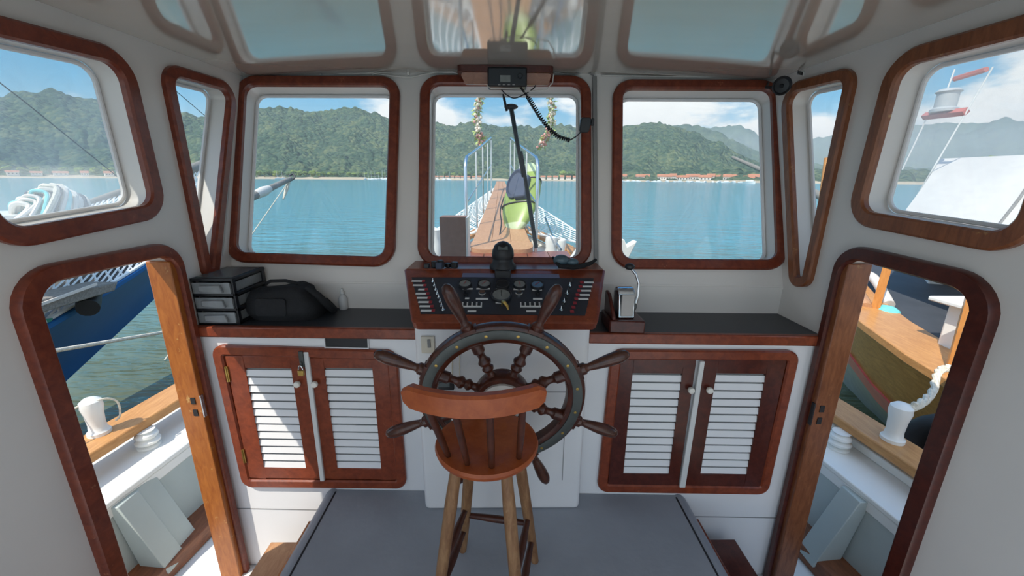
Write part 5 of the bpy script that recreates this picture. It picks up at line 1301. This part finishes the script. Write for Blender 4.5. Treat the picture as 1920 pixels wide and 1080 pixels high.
# town houses
M['hwall'] = mat('white_house_wall', (0.72, 0.68, 0.62), 0.8, var=0.05)
M['roof'] = mat('terracotta_roof', (0.42, 0.17, 0.09), 0.8, var=0.2, scale=0.5)
M['hglass'] = mat('dark_house_window', (0.05, 0.06, 0.07), 0.3)
def house():
    root = bpy.data.objects.new('house', None); C.objects.link(root)
    G().b2(-5, 5, -4, 4, -1.5, 4.2).build('wall', M['hwall'], root, smooth=False)
    g = G(); g.prism([V((-5.6, -4.6, 4.0)), V((-5.6, 4.6, 4.0)), V((-5.6, 0, 7.4))], (11.2, 0, 0)); g.build('roof', M['roof'], root, smooth=False)
    for x in (-3, 0, 3): G().b2(x - 0.6, x + 0.6, -4.08, -3.95, 1.2, 2.9).build('window', M['hglass'], root, smooth=False)
    return root
hp0 = house(); fh = True
def place_house(u, r, sx, sz, label, group, rz=None):
    global fh
    o = hp0 if fh else copy_tree(hp0); fh = False
    o.location = shore_xy(u, r) + V((0, 0, 0.3)); o.scale = (sx, 1, sz); az, _ = azel(u, 330)
    o.rotation_euler = (0, 0, -az + random.uniform(-0.12, 0.12) if rz is None else rz); tag(o, label, 'house', group)
for k in range(27):
    place_house(1160 + k * 10.2, 676 + 11 * (k % 4), random.uniform(0.8, 1.6), random.uniform(0.8, 1.35), 'small white house with red tiled roof in the far town, starboard front window', 'red roofed houses of the far town')
for k in range(7):
    place_house(1018 + k * 12, 650, random.uniform(0.6, 0.9), random.uniform(0.6, 0.8), 'low beach house with red roof right of the bowsprit, far shore', 'beach houses right of the bowsprit')
for k in range(9):
    place_house(818 + k * 10, 650, random.uniform(0.5, 0.7), random.uniform(0.45, 0.6), 'low beach hut left of the bowsprit, far shore', 'beach huts left of the bowsprit')
for k in range(6):
    place_house(-20 + k * 45, 652, random.uniform(0.6, 1.2), random.uniform(0.5, 0.8), 'low shore house at the foot of the hill, port side window', 'shore houses in the port side window')
# moored boats
M['bhull'] = mat('white_yacht_hull', (0.80, 0.80, 0.80), 0.4)
def yacht(mast):
    root = bpy.data.objects.new('sailing_boat' if mast else 'motor_boat', None); C.objects.link(root)
    g = G(); rr = []
    for k in range(9):
        f = k / 8; y = -5 + 10 * f; b = 1.5 * (1 - f ** 3) + 0.05; rr.append([V((b, y, 1.1 + 0.4 * f)), V((b * 0.6, y, -0.3)), V((-b * 0.6, y, -0.3)), V((-b, y, 1.1 + 0.4 * f))])
    g.rings(rr); g.build('hull', M['bhull'], root)
    G().b2(-0.9, 0.9, -3, 1.8, 1.1, 2.2).build('cabin', M['bhull'], root, bevel=0.1)
    if mast: G().cyl((0, 0.8, 1), (0, 0.8, 13), 0.16, 0.1, 6).build('mast', M['bhull'], root); G().cyl((0, 0.6, 2.6), (0, -4, 2.6), 0.12, seg=6).build('boom', M['bhull'], root)
    return root
yp = [yacht(False), yacht(True)]; fy_ = [True, True]
def place_yacht(u, r, mast, label, group, sc=1.0):
    k = int(mast); o = yp[k] if fy_[k] else copy_tree(yp[k]); fy_[k] = False
    q = shore_xy(u, r); q.z = ZW; o.location = q; o.scale = (sc, sc, sc); o.rotation_euler = (0, 0, random.uniform(0, 6)); tag(o, label, 'boat', group)
for k in range(20):
    place_yacht(1163 + k * 12.5 + random.uniform(-4, 4), random.uniform(560, 606), False, 'small white motor boat moored before the far town', 'white boats before the far town', random.uniform(0.7, 1.1))
o = None
place_yacht(1408, 440, False, 'larger white motor boat moored at the right end of the far town', None, 1.5)
for k in range(8):
    place_yacht(684 + k * 6.5, 584 + 16 * (k % 2), True, 'white sailing boat moored at the foot of the hill, port front window', 'sailing boats in the port front window', random.uniform(0.8, 1.1))
for u in (820, 832, 842): place_yacht(u, 600, True, 'white sailing boat moored by the beach left of the bowsprit', 'sailing boats left of the bowsprit', 0.9)
for u in (520, 530): place_yacht(u, 600, True, 'white sailing boat moored in front of the hill above the blue boat bowsprit', 'sailing boats above the blue boat bowsprit', 0.8)

# sea haze lying over the bay between the boats and the hills
m, n, l, pb_ = nt('sea_haze'); n.remove(pb_)
vs_ = n.new('ShaderNodeVolumeScatter'); vs_.inputs['Color'].default_value = (0.80, 0.92, 1.0, 1); vs_.inputs['Density'].default_value = 0.00024; vs_.inputs['Anisotropy'].default_value = 0.0
l.new(vs_.outputs[0], n['Material Output'].inputs['Volume'])
g = G(); g.b2(-3500, 3500, 120, 1450, ZW + 0.2, 140)
tag(g.build('haze', m, smooth=False), 'thin pale sea haze in front of the near hills', 'haze', kind='stuff')
g = G(); g.b2(-3500, 5000, 1500, 5200, ZW + 0.2, 330)
tag(g.build('haze', m, smooth=False), 'bluish haze in front of the distant mountains', 'haze', kind='stuff')

# ================================================================ LIGHT
SUN = V((-1.02, -1.0, 2.04)).normalized()
ld = bpy.data.lights.new('sun', 'SUN'); ld.energy = 4.7; ld.angle = 0.0093; ld.color = (1.0, 0.93, 0.82)
lo = bpy.data.objects.new('sun', ld); C.objects.link(lo); lo.rotation_euler = SUN.to_track_quat('Z', 'Y').to_euler()

w = bpy.data.worlds.new('sky'); bpy.context.scene.world = w; w.use_nodes = True
n = w.node_tree.nodes; l = w.node_tree.links; bg = n['Background']
tc = n.new('ShaderNodeTexCoord')
sep = n.new('ShaderNodeSeparateXYZ'); l.new(tc.outputs['Generated'], sep.inputs[0])
cr = n.new('ShaderNodeValToRGB'); e = cr.color_ramp.elements
e[0].position = 0.0; e[0].color = (0.55, 0.80, 0.92, 1); e[1].position = 0.55; e[1].color = (0.10, 0.36, 0.80, 1)
k = e.new(0.10); k.color = (0.30, 0.68, 0.95, 1)
k = e.new(0.20); k.color = (0.11, 0.50, 0.90, 1)
l.new(sep.outputs['Z'], cr.inputs['Fac'])
# clouds: noise on the direction, thickest low over the hills and to starboard
mp = n.new('ShaderNodeMapping'); mp.inputs['Scale'].default_value = (3.2, 3.2, 8.5); mp.inputs['Location'].default_value = (0.7, 0.2, 0.35)
l.new(tc.outputs['Generated'], mp.inputs['Vector'])
ns = n.new('ShaderNodeTexNoise'); ns.inputs['Scale'].default_value = 1.0; ns.inputs['Detail'].default_value = 9; ns.inputs['Roughness'].default_value = 0.55
l.new(mp.outputs['Vector'], ns.inputs['Vector'])
# bias by elevation and by bearing
mz = n.new('ShaderNodeMapRange'); mz.inputs['From Min'].default_value = 0.10; mz.inputs['From Max'].default_value = 0.30; mz.inputs['To Min'].default_value = 0.10; mz.inputs['To Max'].default_value = -0.16
l.new(sep.outputs['Z'], mz.inputs['Value'])
mxx = n.new('ShaderNodeMapRange'); mxx.inputs['From Min'].default_value = -0.6; mxx.inputs['From Max'].default_value = 0.5; mxx.inputs['To Min'].default_value = -0.12; mxx.inputs['To Max'].default_value = 0.035
l.new(sep.outputs['X'], mxx.inputs['Value'])
myy = n.new('ShaderNodeMapRange'); myy.inputs['From Min'].default_value = 0.2; myy.inputs['From Max'].default_value = -0.5; myy.inputs['To Min'].default_value = 0.0; myy.inputs['To Max'].default_value = 0.12
l.new(sep.outputs['Y'], myy.inputs['Value'])
a1 = n.new('ShaderNodeMath'); a1.operation = 'ADD'; l.new(ns.outputs['Fac'], a1.inputs[0]); l.new(mz.outputs[0], a1.inputs[1])
a2 = n.new('ShaderNodeMath'); a2.operation = 'ADD'; l.new(a1.outputs[0], a2.inputs[0]); l.new(mxx.outputs[0], a2.inputs[1])
a3 = n.new('ShaderNodeMath'); a3.operation = 'ADD'; l.new(a2.outputs[0], a3.inputs[0]); l.new(myy.outputs[0], a3.inputs[1])
cl = n.new('ShaderNodeMapRange'); cl.interpolation_type = 'SMOOTHSTEP'; cl.inputs['From Min'].default_value = 0.49; cl.inputs['From Max'].default_value = 0.60
l.new(a3.outputs[0], cl.inputs['Value'])
mx = n.new('ShaderNodeMix'); mx.data_type = 'RGBA'; mx.inputs['B'].default_value = (1.2, 1.22, 1.22, 1)
l.new(cl.outputs[0], mx.inputs['Factor']); l.new(cr.outputs['Color'], mx.inputs['A'])
# broad sky glow around the sun, behind the boat, added to brighten the interior
dt = n.new('ShaderNodeVectorMath'); dt.operation = 'DOT_PRODUCT'; dt.inputs[1].default_value = SUN; l.new(tc.outputs['Generated'], dt.inputs[0])
gl_ = n.new('ShaderNodeMapRange'); gl_.interpolation_type = 'SMOOTHSTEP'; gl_.inputs['From Min'].default_value = 0.1; gl_.inputs['From Max'].default_value = 1.0; gl_.inputs['To Max'].default_value = 0.85
l.new(dt.outputs['Value'], gl_.inputs['Value'])
ml = n.new('ShaderNodeMix'); ml.data_type = 'RGBA'; ml.blend_type = 'ADD'; ml.clamp_factor = False; ml.inputs['B'].default_value = (1, 0.96, 0.88, 1)
l.new(gl_.outputs[0], ml.inputs['Factor']); l.new(mx.outputs['Result'], ml.inputs['A'])
l.new(ml.outputs['Result'], bg.inputs['Color']); bg.inputs['Strength'].default_value = 1.0

sc = bpy.context.scene
sc.view_settings.view_transform = 'Standard'; sc.view_settings.look = 'None'; sc.view_settings.gamma = 1.0
sc.view_settings.exposure = 0.0; sc.view_settings.use_curve_mapping = False
